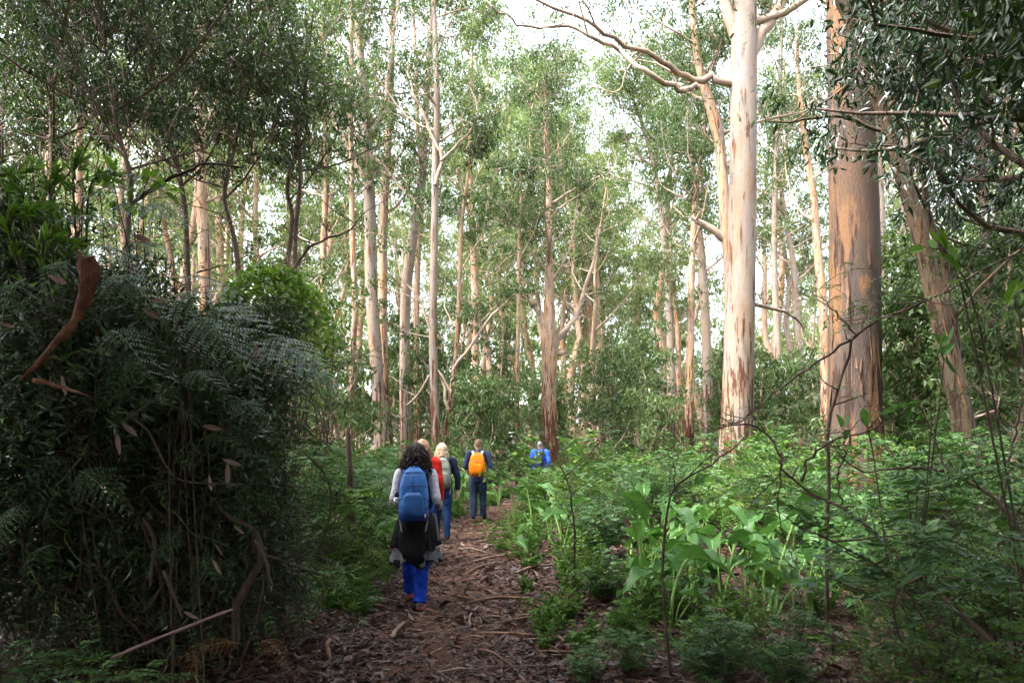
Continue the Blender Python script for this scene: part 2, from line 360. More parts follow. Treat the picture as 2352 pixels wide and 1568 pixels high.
# ---------------------------------------------------------------- trees
def zone(px):
    for lim, nm in ((480, 'above the fern thicket at left'), (790, 'between the thicket and the paired pale trunks'), (1040, 'around the trunk cluster above the walkers'), (1240, 'between the walkers and the burled karri'), (1330, 'behind the burled karri'), (1560, 'under the sky gap right of the burled karri'), (1760, 'around the tall pale karri'), (1900, 'between the pale karri and the massive trunk'), (2100, 'around the massive trunk')):
        if px < lim: return nm
    return 'right of the massive trunk'
def rdir(n): return nrm(R.normal(size=(n, 3)))
def clumps(mb, cs, r, n, L, Wd, droop=1.1, flat=.6, fn='leaves', bunch=11):
    cs = np.asarray(cs); k = len(cs)
    if k == 0: return
    r = np.broadcast_to(np.asarray(r, float), (k,)); nb = max(3, n // bunch)          # a crown lobe is made of small leaf bunches
    u = rdir(k * nb); u[:, 2] = np.where(u[:, 2] < -.15, u[:, 2] * .45, u[:, 2]); rad = np.repeat(r, nb) * R.random(k * nb) ** .5
    bc = np.repeat(cs, nb, 0) + u * rad[:, None] * np.array([1, 1, flat]); m = k * nb * bunch
    br = np.repeat(np.repeat(r, nb) * .24, bunch); c = np.repeat(bc, bunch, 0) + R.normal(0, .55, (m, 3)) * br[:, None]
    d = nrm(R.normal(0, .7, (m, 3)) + np.repeat(u, bunch, 0) * .35 + np.array([0, 0, -droop]))
    l = L * R.uniform(.6, 1.35, m)
    getattr(mb, fn)(c, d, l, l * (Wd / L) * R.uniform(.75, 1.25, m))
def limb_path(st, az, el, L, n=6, curl=.10, wob=.22):
    p = [np.asarray(st, float)]; st_ = L / (n - 1)
    for i in range(n - 1):
        d = np.array([math.cos(az) * math.cos(el), math.sin(az) * math.cos(el), math.sin(el)])
        p.append(p[-1] + d * st_); az += R.normal(0, wob); el += curl + R.normal(0, wob * .7)
        el = max(min(el, 1.45), -.5)
    return np.array(p)
def tree(name, label, group, ctrl, rad, n_limbs=10, lo=.42, hi=.98, limb_len=4., leafL=.15, leafW=.052, per=42, cr=.75, explicit=(),
         bark='bark_mid', leaf='gum', limbm='limb', sides=10, elev=(.25, .95), sub=3, rmul=.36, dead=4, flakes=0, join=False, flare=1.25, limb_azi=None, jit=.03, twig=True, explicit_leaf=True, extra=(), spread=.2, fn='leaves'):
    base = np.array([ctrl[0][0], ctrl[0][1], float(hgt(ctrl[0][0], ctrl[0][1])) - .1])
    pts = smooth(np.column_stack([ctrl, rad]), max(14, 4 * len(ctrl)) if not join else 12)
    pts[0, :3] = base; tp, tr = pts[:, :3], np.maximum(pts[:, 3].copy(), .015)
    tr[0] *= flare; tr[1] *= 1 + (flare - 1) * .35
    t = thing(name, label, 'tree', base, group=group)
    tm = MB(); tm.tube(tp, tr, sides, jitter=jit)
    cm = MB(); ends = []; limbs = []
    def grow(path, r0, r1, lm, leafy=True):
        n = len(path); rr = np.linspace(r0, r1, n); lm.tube(path, rr, 6 if r0 > .05 else 5, cap=False)
        Ln = np.linalg.norm(np.diff(path, axis=0), axis=1).sum()
        ks = np.linspace(.38, 1, sub + 1)
        for k in ks:
            i = min(int(k * (n - 1)), n - 1); az = R.random() * 6.283
            s2 = limb_path(path[i], az, R.uniform(.1, 1.0), Ln * R.uniform(.2, .4), 5, .04, .3)
            lm.tube(s2, np.linspace(max(rr[i] * .5, .012), .008, 5), 4, cap=False)
            if leafy: ends.extend([s2[-1]] + ([s2[2] + R.normal(0, spread, 3)] if R.random() < .45 else []))
        if leafy: ends.append(path[-1])
    H = len(tp)
    for j in range(n_limbs):
        f = lo + (hi - lo) * (j + R.random() * .8) / n_limbs; i = min(int(f * (H - 1)), H - 2)
        az = (limb_azi[j % len(limb_azi)] if limb_azi is not None else j * 2.4 + R.normal(0, .5)); g = (f - lo) / max(hi - lo, .01)
        L = limb_len * R.uniform(.65, 1.25) * (1 - .45 * g)
        lm = MB(); pth = limb_path(tp[i], az, R.uniform(*elev), L)
        grow(pth, max(tr[i] * rmul, .02), .014, lm); limbs.append(lm)
    ends.append(tp[-1]); ends.append(tp[-2])
    for (pp, r0, r1, lf) in explicit:
        lm = MB(); q = smooth(np.array(pp), max(8, 3 * len(pp))); 
        q[1:-1] += R.normal(0, .02 * np.linalg.norm(q[0] - q[-1]) / 3, q[1:-1].shape)
        grow(q, r0, r1, lm, lf); limbs.append(lm)
    dm = MB()
    for j in range(dead):                            # thin dead side branches on the bare lower trunk
        i = int(R.uniform(.12, .75) * (H - 1)); pth = limb_path(tp[i], R.random() * 6.283, R.uniform(.1, 1.), limb_len * R.uniform(.25, .6), 6, .05, .35)
        dm.tube(pth, np.linspace(max(tr[i] * .16, .014), .005, 6), 5, cap=False)
        for k in (2, 3, 4):
            q = limb_path(pth[k], R.random() * 6.283, R.uniform(0, 1.), limb_len * .16, 4, .05, .4); dm.tube(q, np.linspace(.011, .004, 4), 4, cap=False)
    clumps(cm, ends, cr * R.uniform(.6, 1.4, len(ends)), int(per * 2.3), leafL, leafW, fn=fn)
    for e, r, k in extra: clumps(cm, [e], r, k, leafL, leafW)
    if twig and ends:
        e = np.repeat(np.array(ends), 4, 0); cm_t = MB(); cm_t.twigs(e, e + rdir(len(e)) * cr * .8, .006)
    else: cm_t = None
    if join:
        for lm in limbs + [dm] + ([cm_t] if cm_t else []):
            for a in lm.v: pass
            o = tm.n; tm.v += lm.v; tm.q += [q + o for q in lm.q]; tm.qm += [m_ + 1 for m_ in lm.qm]; tm.t += [q + o for q in lm.t]; tm.tm += [m_ + 1 for m_ in lm.tm]; tm.n += lm.n
        tm.shift(base).build('trunk', [M[bark], M[limbm]], t)
    else:
        tm.shift(base).build('trunk', M[bark], t)
        for lm in limbs: lm.shift(base).build('limb', M[limbm], t)
        if dead: tag(dm.shift(base).build('dead_twigs', M['dead_wood'], t), kind='stuff')
        if cm_t: tag(cm_t.shift(base).build('twigs', M[limbm], t), kind='stuff')
    cm.shift(base).build('crown', M[leaf], t, sm=False)
    # strips of bark coming away from the trunk
    for j in range(flakes):
        f = R.random() ** 2.0 * .55; i = min(int(f * (H - 1)), H - 2); fr = f * (H - 1) - i
        c = tp[i] * (1 - fr) + tp[i + 1] * fr; r = tr[i] * (1 - fr) + tr[i + 1] * fr
        a0 = R.uniform(3.2, 6.2); w = R.uniform(.015, .075) * min(1, r * 4); Ls = R.uniform(.15, 1.0); ax = nrm(tp[i + 1] - tp[i])
        fm = MB(); nr = 7; vv = []; tw = R.normal(0, .5 * w); peel = R.random() ** 2.5 * .5
        for k in range(nr):
            s_ = k / (nr - 1); lift = .004 + peel * (1 - s_) ** 2 * r; wk = w * (math.sin(math.pi * min(max(s_ * .92 + .06, 0), 1)) ** .6) * R.uniform(.7, 1.2)
            ck = a0 + (tw * (s_ - .5) + R.normal(0, .12 * w)) / r
            for q_ in (-1, 0, 1):
                b2 = ck + q_ * wk / 2 / r
                vv.append(c + ax * (s_ - .5) * Ls + np.array([math.cos(b2), math.sin(b2), 0]) * (r * 1.015 + lift + (.006 if q_ else .012)))
        vv = np.array(vv); ii = np.arange(nr - 1)[:, None] * 3 + np.arange(2)
        fm.add(vv, np.stack([ii, ii + 1, ii + 4, ii + 3], -1).reshape(-1, 4)); fm.shift(base).build('bark_strip', M['flake_dark' if bark == 'bark_grey' else 'flake'], t)
    return t
def pxtree(name, label, group, pts, d, w, **k):
    ctrl = []
    for i, p in enumerate(pts):
        dd = p[2] if len(p) > 2 else d
        q = P(p[0], p[1], dd); ctrl.append(q)
    ctrl[0][2] = 0
    return tree(name, label, group, np.array(ctrl), np.array(w) / 2 / FPX * d, **k)
def PL(pts, d): return [P(p[0], p[1], p[2] if len(p) > 2 else d) for p in pts]
def px_r(w, d): return w / 2 / FPX * d

# hero trees, seen along the track
d = 20
pxtree('karri_tree', 'tall pale cream karri trunk standing right of the track', 'tall karri trees',
  [(1688, 1160), (1692, 1000), (1700, 700), (1706, 400), (1708, 200), (1710, 0), (1713, -300), (1722, -700)], d, [92, 74, 66, 60, 58, 55, 42, 16],
  n_limbs=9, lo=.66, limb_len=6, bark='bark_pale', sides=28, dead=0, flakes=64, leafL=.13, leafW=.038, per=45, cr=.8, jit=.012, flare=1.35,
  explicit=[(PL([(1700, 192), (1640, 182), (1600, 187), (1545, 155, 19.5), (1480, 120, 19), (1400, 80, 18.5), (1330, 40, 18), (1180, -20, 17.5)], d), px_r(19, d), px_r(5, d), True),
            (PL([(1604, 203, 19.6), (1575, 207, 19.4), (1540, 195, 19), (1470, 160, 18.6), (1420, 115), (1370, 95, 18), (1300, 60, 18), (1240, 70, 17.6), (1180, 45, 17.4), (1130, 15, 17)], d), px_r(13, d), px_r(3, d), False),
            (PL([(1712, 150), (1745, 85), (1780, 30), (1815, -40), (1850, -130)], d), px_r(32, d), px_r(12, d), True),
            (PL([(1690, 80), (1664, 0), (1645, -90), (1600, -200)], d), px_r(30, d), px_r(8, d), True),
            (PL([(1735, 700, 20), (1800, 715, 20.5), (1840, 745, 21), (1862, 790, 21)], d), px_r(9, d), px_r(4, d), False),
            (PL([(1480, 120, 19), (1440, 160, 19), (1420, 210, 19), (1360, 200, 19)], d), px_r(6, d), px_r(2, d), False)],
  extra=[(P(1210, 130, 17.5), .45, 60), (P(1300, 0, 18), .7, 160), (P(1400, 30, 18), .8, 180), (P(1500, 60, 18.5), .8, 200), (P(1560, 110, 19), .7, 180), (P(1560, 260, 19.5), .8, 200), (P(1620, 330, 20.5), .7, 160)])
pxtree('karri_tree', 'slender orange barked gum close behind the pale karri trunk', 'tall karri trees',
  [(1690, 1150), (1680, 700), (1668, 520), (1655, 350), (1640, 270), (1618, 200), (1600, 120), (1590, 0), (1590, -200)], 21.5, [32, 28, 26, 24, 26, 20, 16, 14, 8],
  n_limbs=7, lo=.45, limb_len=3.5, bark='bark_mid', sides=14, per=40, cr=.8, flakes=8,
  explicit=[(PL([(1676, 560), (1640, 530), (1605, 510), (1590, 500)], 21.5), px_r(22, 21), px_r(8, 21), False)])
pxtree('karri_tree', 'massive grey brown karri trunk with orange patches at right', 'tall karri trees',
  [(1965, 1215), (1963, 1010), (1963, 850), (1963, 600), (1959, 400), (1953, 200), (1946, 0), (1940, -400), (1940, -900)], 14, [158, 122, 112, 108, 103, 96, 88, 66, 30],
  n_limbs=9, lo=.72, limb_len=6.5, bark='bark_grey', sides=32, dead=0, flakes=36, per=60, cr=.9, jit=.01, flare=1.15, leafL=.12, leafW=.036)
pxtree('leaning_gum_tree', 'leaning gum with peeling bark bending over the massive trunk', 'tall karri trees',
  [(2245, 1270), (2216, 1000), (2187, 850), (2152, 700), (2108, 520), (2070, 400), (2030, 270), (1995, 160), (1950, 40), (1900, -60), (1850, -200)], 10.5, [70, 48, 43, 39, 34, 31, 29, 28, 26, 22, 12],
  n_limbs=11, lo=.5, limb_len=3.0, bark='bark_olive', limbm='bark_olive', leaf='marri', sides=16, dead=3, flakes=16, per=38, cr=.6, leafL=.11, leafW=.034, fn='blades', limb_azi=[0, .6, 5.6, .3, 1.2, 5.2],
  explicit=[(PL([(2022, 300), (1960, 274), (1900, 265), (1830, 278), (1765, 280)], 10.3), px_r(11, 10), px_r(4, 10), False),
            (PL([(2248, 1230), (2222, 1010), (2200, 820), (2175, 640), (2130, 470), (2110, 300), (2140, 120), (2150, -60)], 11), px_r(26, 10.5), px_r(10, 10.5), True)])
pxtree('karri_tree', 'nearer of the paired pale trunks left of centre, with forked top', 'karri trees along the track',
  [(886, 1120), (873, 960), (862, 800), (853, 650), (850, 500), (845, 350), (842, 280), (830, 150), (820, 0), (812, -200)], 27, [42, 32, 29, 28, 27, 24, 20, 18, 15, 6],
  n_limbs=8, lo=.5, limb_len=4.2, bark='bark_pale', sides=18, per=40, flakes=14, cr=.8,
  explicit=[(PL([(846, 330), (868, 285), (884, 245), (893, 160), (905, 60), (912, -60)], 27), px_r(13, 27), px_r(5, 27), True),
            (PL([(849, 430), (800, 340), (770, 285), (722, 215), (700, 170)], 26.5), px_r(12, 27), px_r(4, 27), True),
            (PL([(850, 350), (880, 385), (915, 425), (950, 462), (975, 500)], 26), px_r(8, 27), px_r(3, 27), True)])
pxtree('karri_tree', 'farther of the paired pale trunks left of centre', 'karri trees along the track',
  [(897, 1115), (885, 950), (879, 800), (879, 600), (882, 480), (890, 350), (896, 250), (900, 100), (904, -100)], 29, [32, 26, 23, 22, 20, 18, 15, 12, 6],
  n_limbs=8, lo=.45, limb_len=4, bark='bark_mid', sides=14, per=40, flakes=10, cr=.8)
pxtree('karri_tree', 'karri with flaking bark in the cluster just right of the pair', 'karri trees along the track',
  [(935, 1110), (931, 950), (930, 800), (933, 670), (951, 523), (968, 418), (975, 300), (984, 150), (992, 0), (996, -150)], 30, [32, 26, 24, 24, 22, 20, 17, 14, 12, 6],
  n_limbs=9, lo=.45, limb_len=4, bark='bark_pale', sides=14, per=40, flakes=14, cr=.8)
pxtree('karri_tree', 'thin straight karri behind the flaking cluster', 'karri trees along the track',
  [(960, 1100), (957, 900), (957, 700), (962, 550), (970, 420), (960, 300), (955, 150), (950, 0)], 34, [20, 15, 14, 13, 12, 10, 8, 4], n_limbs=8, lo=.45, limb_len=3.6, bark='bark_mid', per=40, cr=.8)
pxtree('karri_tree', 'slim karri trunk rising directly above the walkers', 'karri trees along the track',
  [(1006, 1136), (1002, 1022), (994, 754), (998, 544), (1000, 376), (1003, 250), (1000, 100), (996, 0), (992, -200)], 24, [28, 21, 18, 17, 17, 15, 12, 10, 5],
  n_limbs=7, lo=.5, limb_len=3.2, bark='bark_pale', sides=14, per=42, flakes=14, cr=.7, leafL=.13,
  explicit=[(PL([(1000, 425), (1016, 362), (988, 304), (960, 240), (940, 190), (932, 120), (925, 40)], 23.8), px_r(10, 24), px_r(4, 24), True),
            (PL([(1012, 370), (1048, 336), (1084, 292), (1098, 248), (1080, 200)], 23.6), px_r(8, 24), px_r(3, 24), True)])
pxtree('gum_sapling', 'spreading young gum with crooked dark branches beside the slim karri', 'karri trees along the track',
  [(1022, 1130), (1024, 1000), (1040, 880), (1049, 796), (1055, 670), (1060, 520), (1075, 400), (1080, 330)], 24.5, [17, 13, 12, 11, 10, 9, 6, 3],
  n_limbs=7, lo=.4, limb_len=3, bark='bark_mid', per=46, cr=.7,
  explicit=[(PL([(1030, 940), (1010, 860), (985, 750), (952, 672), (925, 640), (905, 560)], 24), px_r(8, 24), px_r(3, 24), True),
            (PL([(1040, 850), (1090, 780), (1130, 725), (1165, 690), (1200, 650)], 24), px_r(8, 24), px_r(3, 24), True),
            (PL([(1036, 900), (1000, 850), (960, 905), (935, 930)], 24), px_r(7, 24), px_r(4, 24), False)])
pxtree('karri_tree', 'old karri with swollen burl and spreading limbs at the centre', 'karri trees along the track',
  [(1265, 1105), (1263, 990), (1261, 900), (1262, 790), (1262, 740), (1261, 640), (1260, 540), (1262, 430), (1258, 376), (1255, 250), (1250, 180)], 34, [46, 36, 32, 38, 30, 19, 17, 14, 12, 9, 4],
  n_limbs=17, lo=.48, hi=1.0, limb_len=4.2, bark='bark_mid', sides=18, per=40, flakes=14, cr=.9, leafL=.17, leafW=.055,
  explicit=[(PL([(1256, 760), (1238, 715), (1221, 691), (1205, 650), (1198, 600)], 34), px_r(18, 34), px_r(6, 34), True),
            (PL([(1272, 790), (1300, 755), (1325, 720), (1347, 653), (1370, 580), (1375, 520)], 34), px_r(14, 34), px_r(5, 34), True),
            (PL([(1268, 800), (1285, 812), (1296, 808)], 34), px_r(16, 34), px_r(9, 34), False),
            (PL([(1262, 470), (1310, 440), (1350, 415), (1390, 405), (1415, 380), (1408, 340)], 34), px_r(8, 34), px_r(2, 34), False)])
pxtree('karri_tree', 'smooth pale karri half way between track and the tall pale trunk', 'karri trees along the track',
  [(1620, 1095), (1625, 870), (1618, 700), (1612, 600), (1600, 480), (1590, 380), (1580, 250), (1570, 150)], 40, [28, 23, 20, 19, 15, 12, 9, 4],
  n_limbs=10, lo=.38, limb_len=5, bark='bark_pale', sides=14, per=40, flakes=4, cr=1.0, leafL=.19, leafW=.06)
pxtree('karri_tree', 'slightly curved pale karri between the two largest trunks', 'karri trees along the track',
  [(1846, 1095), (1840, 860), (1832, 760), (1825, 640), (1815, 560), (1800, 470), (1785, 380), (1770, 250)], 38, [20, 16, 15, 14, 12, 10, 8, 3],
  n_limbs=9, lo=.4, limb_len=5, bark='bark_pale', per=40, cr=.9, leafL=.18, leafW=.06)
pxtree('karri_tree', 'pale forked karri low between the two largest trunks', 'karri trees along the track',
  [(1822, 1095), (1818, 850), (1806, 740), (1812, 660), (1800, 560), (1790, 480)], 41, [20, 15, 13, 10, 8, 3], n_limbs=7, lo=.4, limb_len=4.5, bark='bark_pale', per=40, cr=.9, leafL=.18, leafW=.06)
pxtree('karri_tree', 'brown karri with a dark scar just left of the massive trunk', 'karri trees along the track',
  [(1900, 1110), (1895, 900), (1890, 700), (1880, 600), (1868, 450), (1850, 330), (1835, 200), (1830, 60)], 30, [26, 21, 20, 18, 16, 13, 10, 5],
  n_limbs=8, lo=.45, limb_len=4, bark='bark_mid', per=40, flakes=6, cr=.8)
pxtree('karri_tree', 'short bare gum with dead fan branches right of centre', 'karri trees along the track',
  [(1562, 1100), (1560, 960), (1558, 860), (1557, 780), (1550, 700), (1545, 640), (1540, 560)], 36, [18, 14, 13, 12, 9, 7, 3], n_limbs=5, lo=.55, limb_len=3.2, bark='bark_mid', per=34, dead=14, cr=.8, leafL=.18, leafW=.06)
pxtree('karri_tree', 'tall dim trunk behind the fern thicket at left', 'karri trees along the track',
  [(476, 1150), (470, 600), (462, 470), (459, 300), (463, 100), (468, 0), (470, -250)], 20, [34, 28, 26, 24, 20, 18, 8], n_limbs=9, lo=.5, limb_len=4, bark='bark_mid', sides=14, per=60, cr=.9, leafL=.12, leaf='pepper')
pxtree('karri_tree', 'thin reddish trunk just left of the paired pale trunks', 'karri trees along the track',
  [(806, 1120), (808, 850), (816, 700), (810, 560), (808, 400), (806, 250), (808, 0), (806, -150)], 26, [18, 14, 13, 13, 12, 11, 9, 4], n_limbs=8, lo=.5, limb_len=3, bark='bark_mid', per=38, flakes=8, cr=.7)
pxtree('karri_tree', 'very slender straight pole trunk left of the burled tree', 'karri trees along the track',
  [(1190, 1115), (1188, 900), (1190, 760), (1192, 600), (1196, 450), (1196, 380)], 30, [11, 10, 9, 8, 6, 3], n_limbs=6, lo=.6, limb_len=2.4, bark='bark_mid', per=40, cr=.7, leafL=.16, leafW=.05)
pxtree('karri_tree', 'pale karri with a burl seen right of the massive trunk', 'karri trees along the track',
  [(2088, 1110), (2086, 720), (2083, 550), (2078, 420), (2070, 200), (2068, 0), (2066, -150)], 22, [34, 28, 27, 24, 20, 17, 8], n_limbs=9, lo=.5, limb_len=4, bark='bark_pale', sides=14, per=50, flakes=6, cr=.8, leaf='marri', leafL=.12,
  explicit=[(PL([(2086, 690), (2074, 668), (2064, 655)], 21.9), px_r(34, 22), px_r(20, 22), False)])
pxtree('karri_tree', 'pale patchy trunk at the far right edge', 'karri trees along the track',
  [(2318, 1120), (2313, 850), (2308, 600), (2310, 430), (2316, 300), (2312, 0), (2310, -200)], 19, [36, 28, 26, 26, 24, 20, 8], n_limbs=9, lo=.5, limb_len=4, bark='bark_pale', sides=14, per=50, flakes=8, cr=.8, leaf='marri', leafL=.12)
pxtree('karri_tree', 'slender pale trunk half hidden behind the massive trunk', 'karri trees along the track',
  [(2046, 1110), (2038, 800), (2026, 500), (2020, 350), (2014, 150), (2010, 0)], 25, [20, 17, 15, 12, 9, 5], n_limbs=8, lo=.5, limb_len=3.6, bark='bark_pale', per=46, cr=.8)
pxtree('karri_tree', 'round topped karri standing alone against the sky gap', 'karri trees along the track',
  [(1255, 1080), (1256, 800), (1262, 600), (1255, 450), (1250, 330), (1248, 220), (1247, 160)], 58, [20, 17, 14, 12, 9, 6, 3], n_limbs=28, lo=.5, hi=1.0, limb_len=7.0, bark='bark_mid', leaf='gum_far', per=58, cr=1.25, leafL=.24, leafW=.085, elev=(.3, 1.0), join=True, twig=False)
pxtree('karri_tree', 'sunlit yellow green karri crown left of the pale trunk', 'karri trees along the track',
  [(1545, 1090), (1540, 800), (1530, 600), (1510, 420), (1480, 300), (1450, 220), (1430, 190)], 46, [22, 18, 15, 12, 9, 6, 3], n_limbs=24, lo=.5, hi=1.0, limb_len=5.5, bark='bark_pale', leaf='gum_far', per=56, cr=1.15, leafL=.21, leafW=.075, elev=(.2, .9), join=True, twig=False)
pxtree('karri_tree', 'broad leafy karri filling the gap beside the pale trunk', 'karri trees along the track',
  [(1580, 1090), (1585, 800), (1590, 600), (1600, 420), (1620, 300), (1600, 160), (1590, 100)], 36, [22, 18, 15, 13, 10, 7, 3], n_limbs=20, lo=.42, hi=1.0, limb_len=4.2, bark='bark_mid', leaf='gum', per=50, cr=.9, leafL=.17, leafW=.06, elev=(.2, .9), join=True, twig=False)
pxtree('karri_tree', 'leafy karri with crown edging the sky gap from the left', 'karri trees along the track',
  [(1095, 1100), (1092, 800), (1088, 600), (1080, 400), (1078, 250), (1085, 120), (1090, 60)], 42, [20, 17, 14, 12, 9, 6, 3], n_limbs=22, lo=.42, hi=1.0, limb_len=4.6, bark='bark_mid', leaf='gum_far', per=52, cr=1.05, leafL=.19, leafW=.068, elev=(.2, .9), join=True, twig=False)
pxtree('karri_tree', 'leafy karri between the thin reddish trunk and the peppermints', 'karri trees along the track',
  [(745, 1110), (748, 800), (742, 600), (750, 400), (745, 250), (740, 80), (742, -60)], 32, [20, 17, 15, 13, 10, 8, 4], n_limbs=22, lo=.36, hi=1.0, limb_len=3.8, bark='bark_mid', leaf='gum', per=50, cr=.85, elev=(.2, .9), join=True, twig=False)
pxtree('karri_tree', 'leafy karri behind the curved pale one between the largest trunks', 'karri trees along the track',
  [(1790, 1100), (1786, 800), (1778, 600), (1782, 400), (1790, 250), (1795, 80), (1800, -60)], 33, [18, 16, 14, 12, 10, 8, 4], n_limbs=20, lo=.36, hi=1.0, limb_len=3.8, bark='bark_pale', leaf='gum', per=48, cr=.85, elev=(.2, .9), join=True, twig=False)
pxtree('marri_tree', 'leafy shaded gum filling the view right of the leaning gum', None, [(2275, 1180), (2270, 800), (2262, 500), (2250, 250), (2240, 60), (2235, -120)], 13, [26, 22, 20, 17, 13, 6], n_limbs=18, lo=.3, limb_len=3.0, bark='bark_dark', limbm='bark_dark', leaf='marri', leafL=.11, leafW=.036, per=60, cr=.65, dead=6, elev=(0, .8), fn='blades')
# dark peppermints at left, thick fine foliage
pep = 'dark peppermint trees at left'
pxtree('karri_tree', 'brownish straight trunk near the top left corner', 'karri trees along the track', [(112, 1140), (114, 600), (116, 300), (112, 100), (108, 0), (104, -250)], 19, [26, 22, 20, 18, 16, 8], n_limbs=9, lo=.5, limb_len=4, bark='bark_mid', per=44, cr=.8, leaf='pepper')
pxtree('karri_tree', 'second straight trunk right of the top left corner', 'karri trees along the track', [(182, 1140), (180, 600), (182, 300), (184, 100), (180, 0), (176, -250)], 21, [24, 20, 18, 16, 14, 8], n_limbs=9, lo=.5, limb_len=4, bark='bark_mid', per=44, cr=.8, leaf='pepper')
pk = dict(bark='bark_dark', limbm='bark_dark', leaf='pepper', leafL=.115, leafW=.032, per=38, cr=.52, dead=14, rmul=.5, sub=6, spread=.45)
pxtree('peppermint_tree', 'dark crooked trunk with hanging leaves right of the ferns', pep,
  [(612, 1130), (640, 740), (660, 600), (672, 500), (660, 430), (690, 300), (705, 150), (700, 20)], 15, [16, 12, 11, 10, 9, 8, 6, 3], n_limbs=10, lo=.5, limb_len=2.6, **dict(pk, per=26, leaf='gum'))
pxtree('peppermint_tree', 'dark stem with one pale branch reaching right over the creeper', pep,
  [(648, 1130), (640, 740), (672, 640), (680, 520), (690, 400), (680, 280), (650, 130), (640, 0)], 14, [15, 12, 11, 10, 9, 8, 6, 3], n_limbs=8, lo=.55, limb_len=2.3,
  explicit=[(PL([(655, 660), (690, 590), (735, 555), (800, 530), (832, 492)], 13.8), px_r(9, 14), px_r(3, 14), False)], **dict(pk, per=28, leaf='gum'))
pxtree('peppermint_tree', 'dark twisted stem rising above the fern mound', pep,
  [(520, 1150), (545, 700), (540, 560), (515, 450), (540, 330), (560, 200), (575, 60), (570, -40)], 13, [17, 13, 11, 10, 9, 8, 6, 3], n_limbs=13, lo=.42, limb_len=2.8, **pk)
pxtree('peppermint_tree', 'dark spreading stem behind the lime leaves at far left', pep,
  [(300, 1150), (290, 600), (300, 420), (270, 300), (250, 160), (230, 0), (220, -150)], 11, [20, 15, 13, 11, 9, 7, 4], n_limbs=14, lo=.36, limb_len=3.2, **pk)
pxtree('peppermint_tree', 'dark upright stem in the top left corner', pep,
  [(110, 1150), (110, 600), (120, 400), (115, 200), (105, 0), (100, -200)], 12.5, [17, 13, 12, 10, 8, 4], n_limbs=15, lo=.34, limb_len=3.4, **pk)
pxtree('peppermint_tree', 'dark leaning stem between the twisted stem and the far left stem', pep,
  [(440, 1150), (430, 600), (415, 420), (370, 250), (330, 100), (300, -60)], 14.5, [17, 13, 12, 10, 8, 4], n_limbs=14, lo=.38, limb_len=3.2, **pk)

pxtree('peppermint_tree', 'dark bushy peppermint at the left edge behind the lime shrub', pep,
  [(-60, 1150), (-40, 600), (-10, 400), (10, 200), (20, 0), (30, -150)], 15, [17, 13, 12, 10, 8, 4], n_limbs=14, lo=.3, limb_len=3.6, **pk)
# trees of the deeper forest: five kinds, copied
protos = []
for k in range(6):
    H = [30, 27, 33, 24, 29, 36][k]; wob = np.cumsum(R.normal(0, .5, (9, 2)), 0); zz = np.linspace(0, H, 9)
    ctrl = np.column_stack([wob - wob[0], zz]); r0 = [.34, .26, .42, .22, .30, .45][k]
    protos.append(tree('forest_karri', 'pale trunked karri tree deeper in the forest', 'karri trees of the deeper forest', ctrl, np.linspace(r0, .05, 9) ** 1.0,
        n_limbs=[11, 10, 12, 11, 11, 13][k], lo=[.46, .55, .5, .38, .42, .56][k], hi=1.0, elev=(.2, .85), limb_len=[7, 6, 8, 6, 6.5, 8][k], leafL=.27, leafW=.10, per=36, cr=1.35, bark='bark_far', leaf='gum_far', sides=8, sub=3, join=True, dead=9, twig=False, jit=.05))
index_kids()
def skyline(px):                                     # how high the far crowns stand against the sky
    return np.interp(px, [-200, 1040, 1090, 1170, 1250, 1330, 1390, 1425, 1475, 1510, 1600, 3000], [-400, -200, 60, 210, 112, 215, 170, 430, 430, 220, 100, -400])
spots = []; tries = 0
fr = np.random.default_rng(5)
Hs = [30, 27, 33, 24, 29, 36]
spots.append((1385, 58, 0, .80)); spots.append((1330, 66, 2, .80)); spots.append((1140, 52, 4, .88))
spots.append((1450, 72, 1, .70)); spots.append((1510, 50, 2, .92))
for _q in range(9):
    px_ = fr.uniform(1070, 1440); d_ = fr.uniform(48, 85); k_ = int(fr.integers(6)); spots.append((px_, d_, k_, .98 * (EYE + (HY - max(skyline(px_ - 25), skyline(px_), skyline(px_ + 25))) / FPX * d_) / (Hs[k_] + 1)))
while len(spots) < 185 and tries < 6000:
    tries += 1
    d = 32 + 100 * fr.random() ** 1.1; px = fr.uniform(-250, 2600); k = int(fr.integers(6)); sc = fr.uniform(.75, 1.2)
    top = HY - (Hs[k] * sc + 1.2 - EYE) / d * FPX
    if top < skyline(px) or top < skyline(px - 45 * 40 / d) or top < skyline(px + 45 * 40 / d): 
        if 1040 < px < 1560:
            sc = .95 * (EYE + (HY - max(skyline(px), skyline(px - 40), skyline(px + 40))) / FPX * d) / (Hs[k] + 1)
            if sc < .28: continue
        else: continue
    x = (px - CX) / FPX * d
    if abs(x - path_x(d)) < 1.2: continue
    if any((x - (q[0] - CX) / FPX * q[1]) ** 2 + (d - q[1]) ** 2 < 4.5 for q in spots): continue
    spots.append((px, d, k, sc))
used = set()
for (px, d, k, sc) in spots:
    x = (px - CX) / FPX * d; loc = (x, d, float(hgt(x, d)) - .1)
    if k not in used:
        used.add(k); o = protos[k]; o.location = loc; o.scale = (sc,) * 3; o.rotation_euler = (0, 0, fr.uniform(0, 6.28))
    else: o = copy_tree(protos[k], loc, fr.uniform(0, 6.28), sc)
    size = 'tall straight karri' if d < 50 else 'slender karri' if d < 80 else 'faint far karri'
    tag(o, f'{size} of the deeper forest {zone(px)}', None, f'{size}s {zone(px)}')

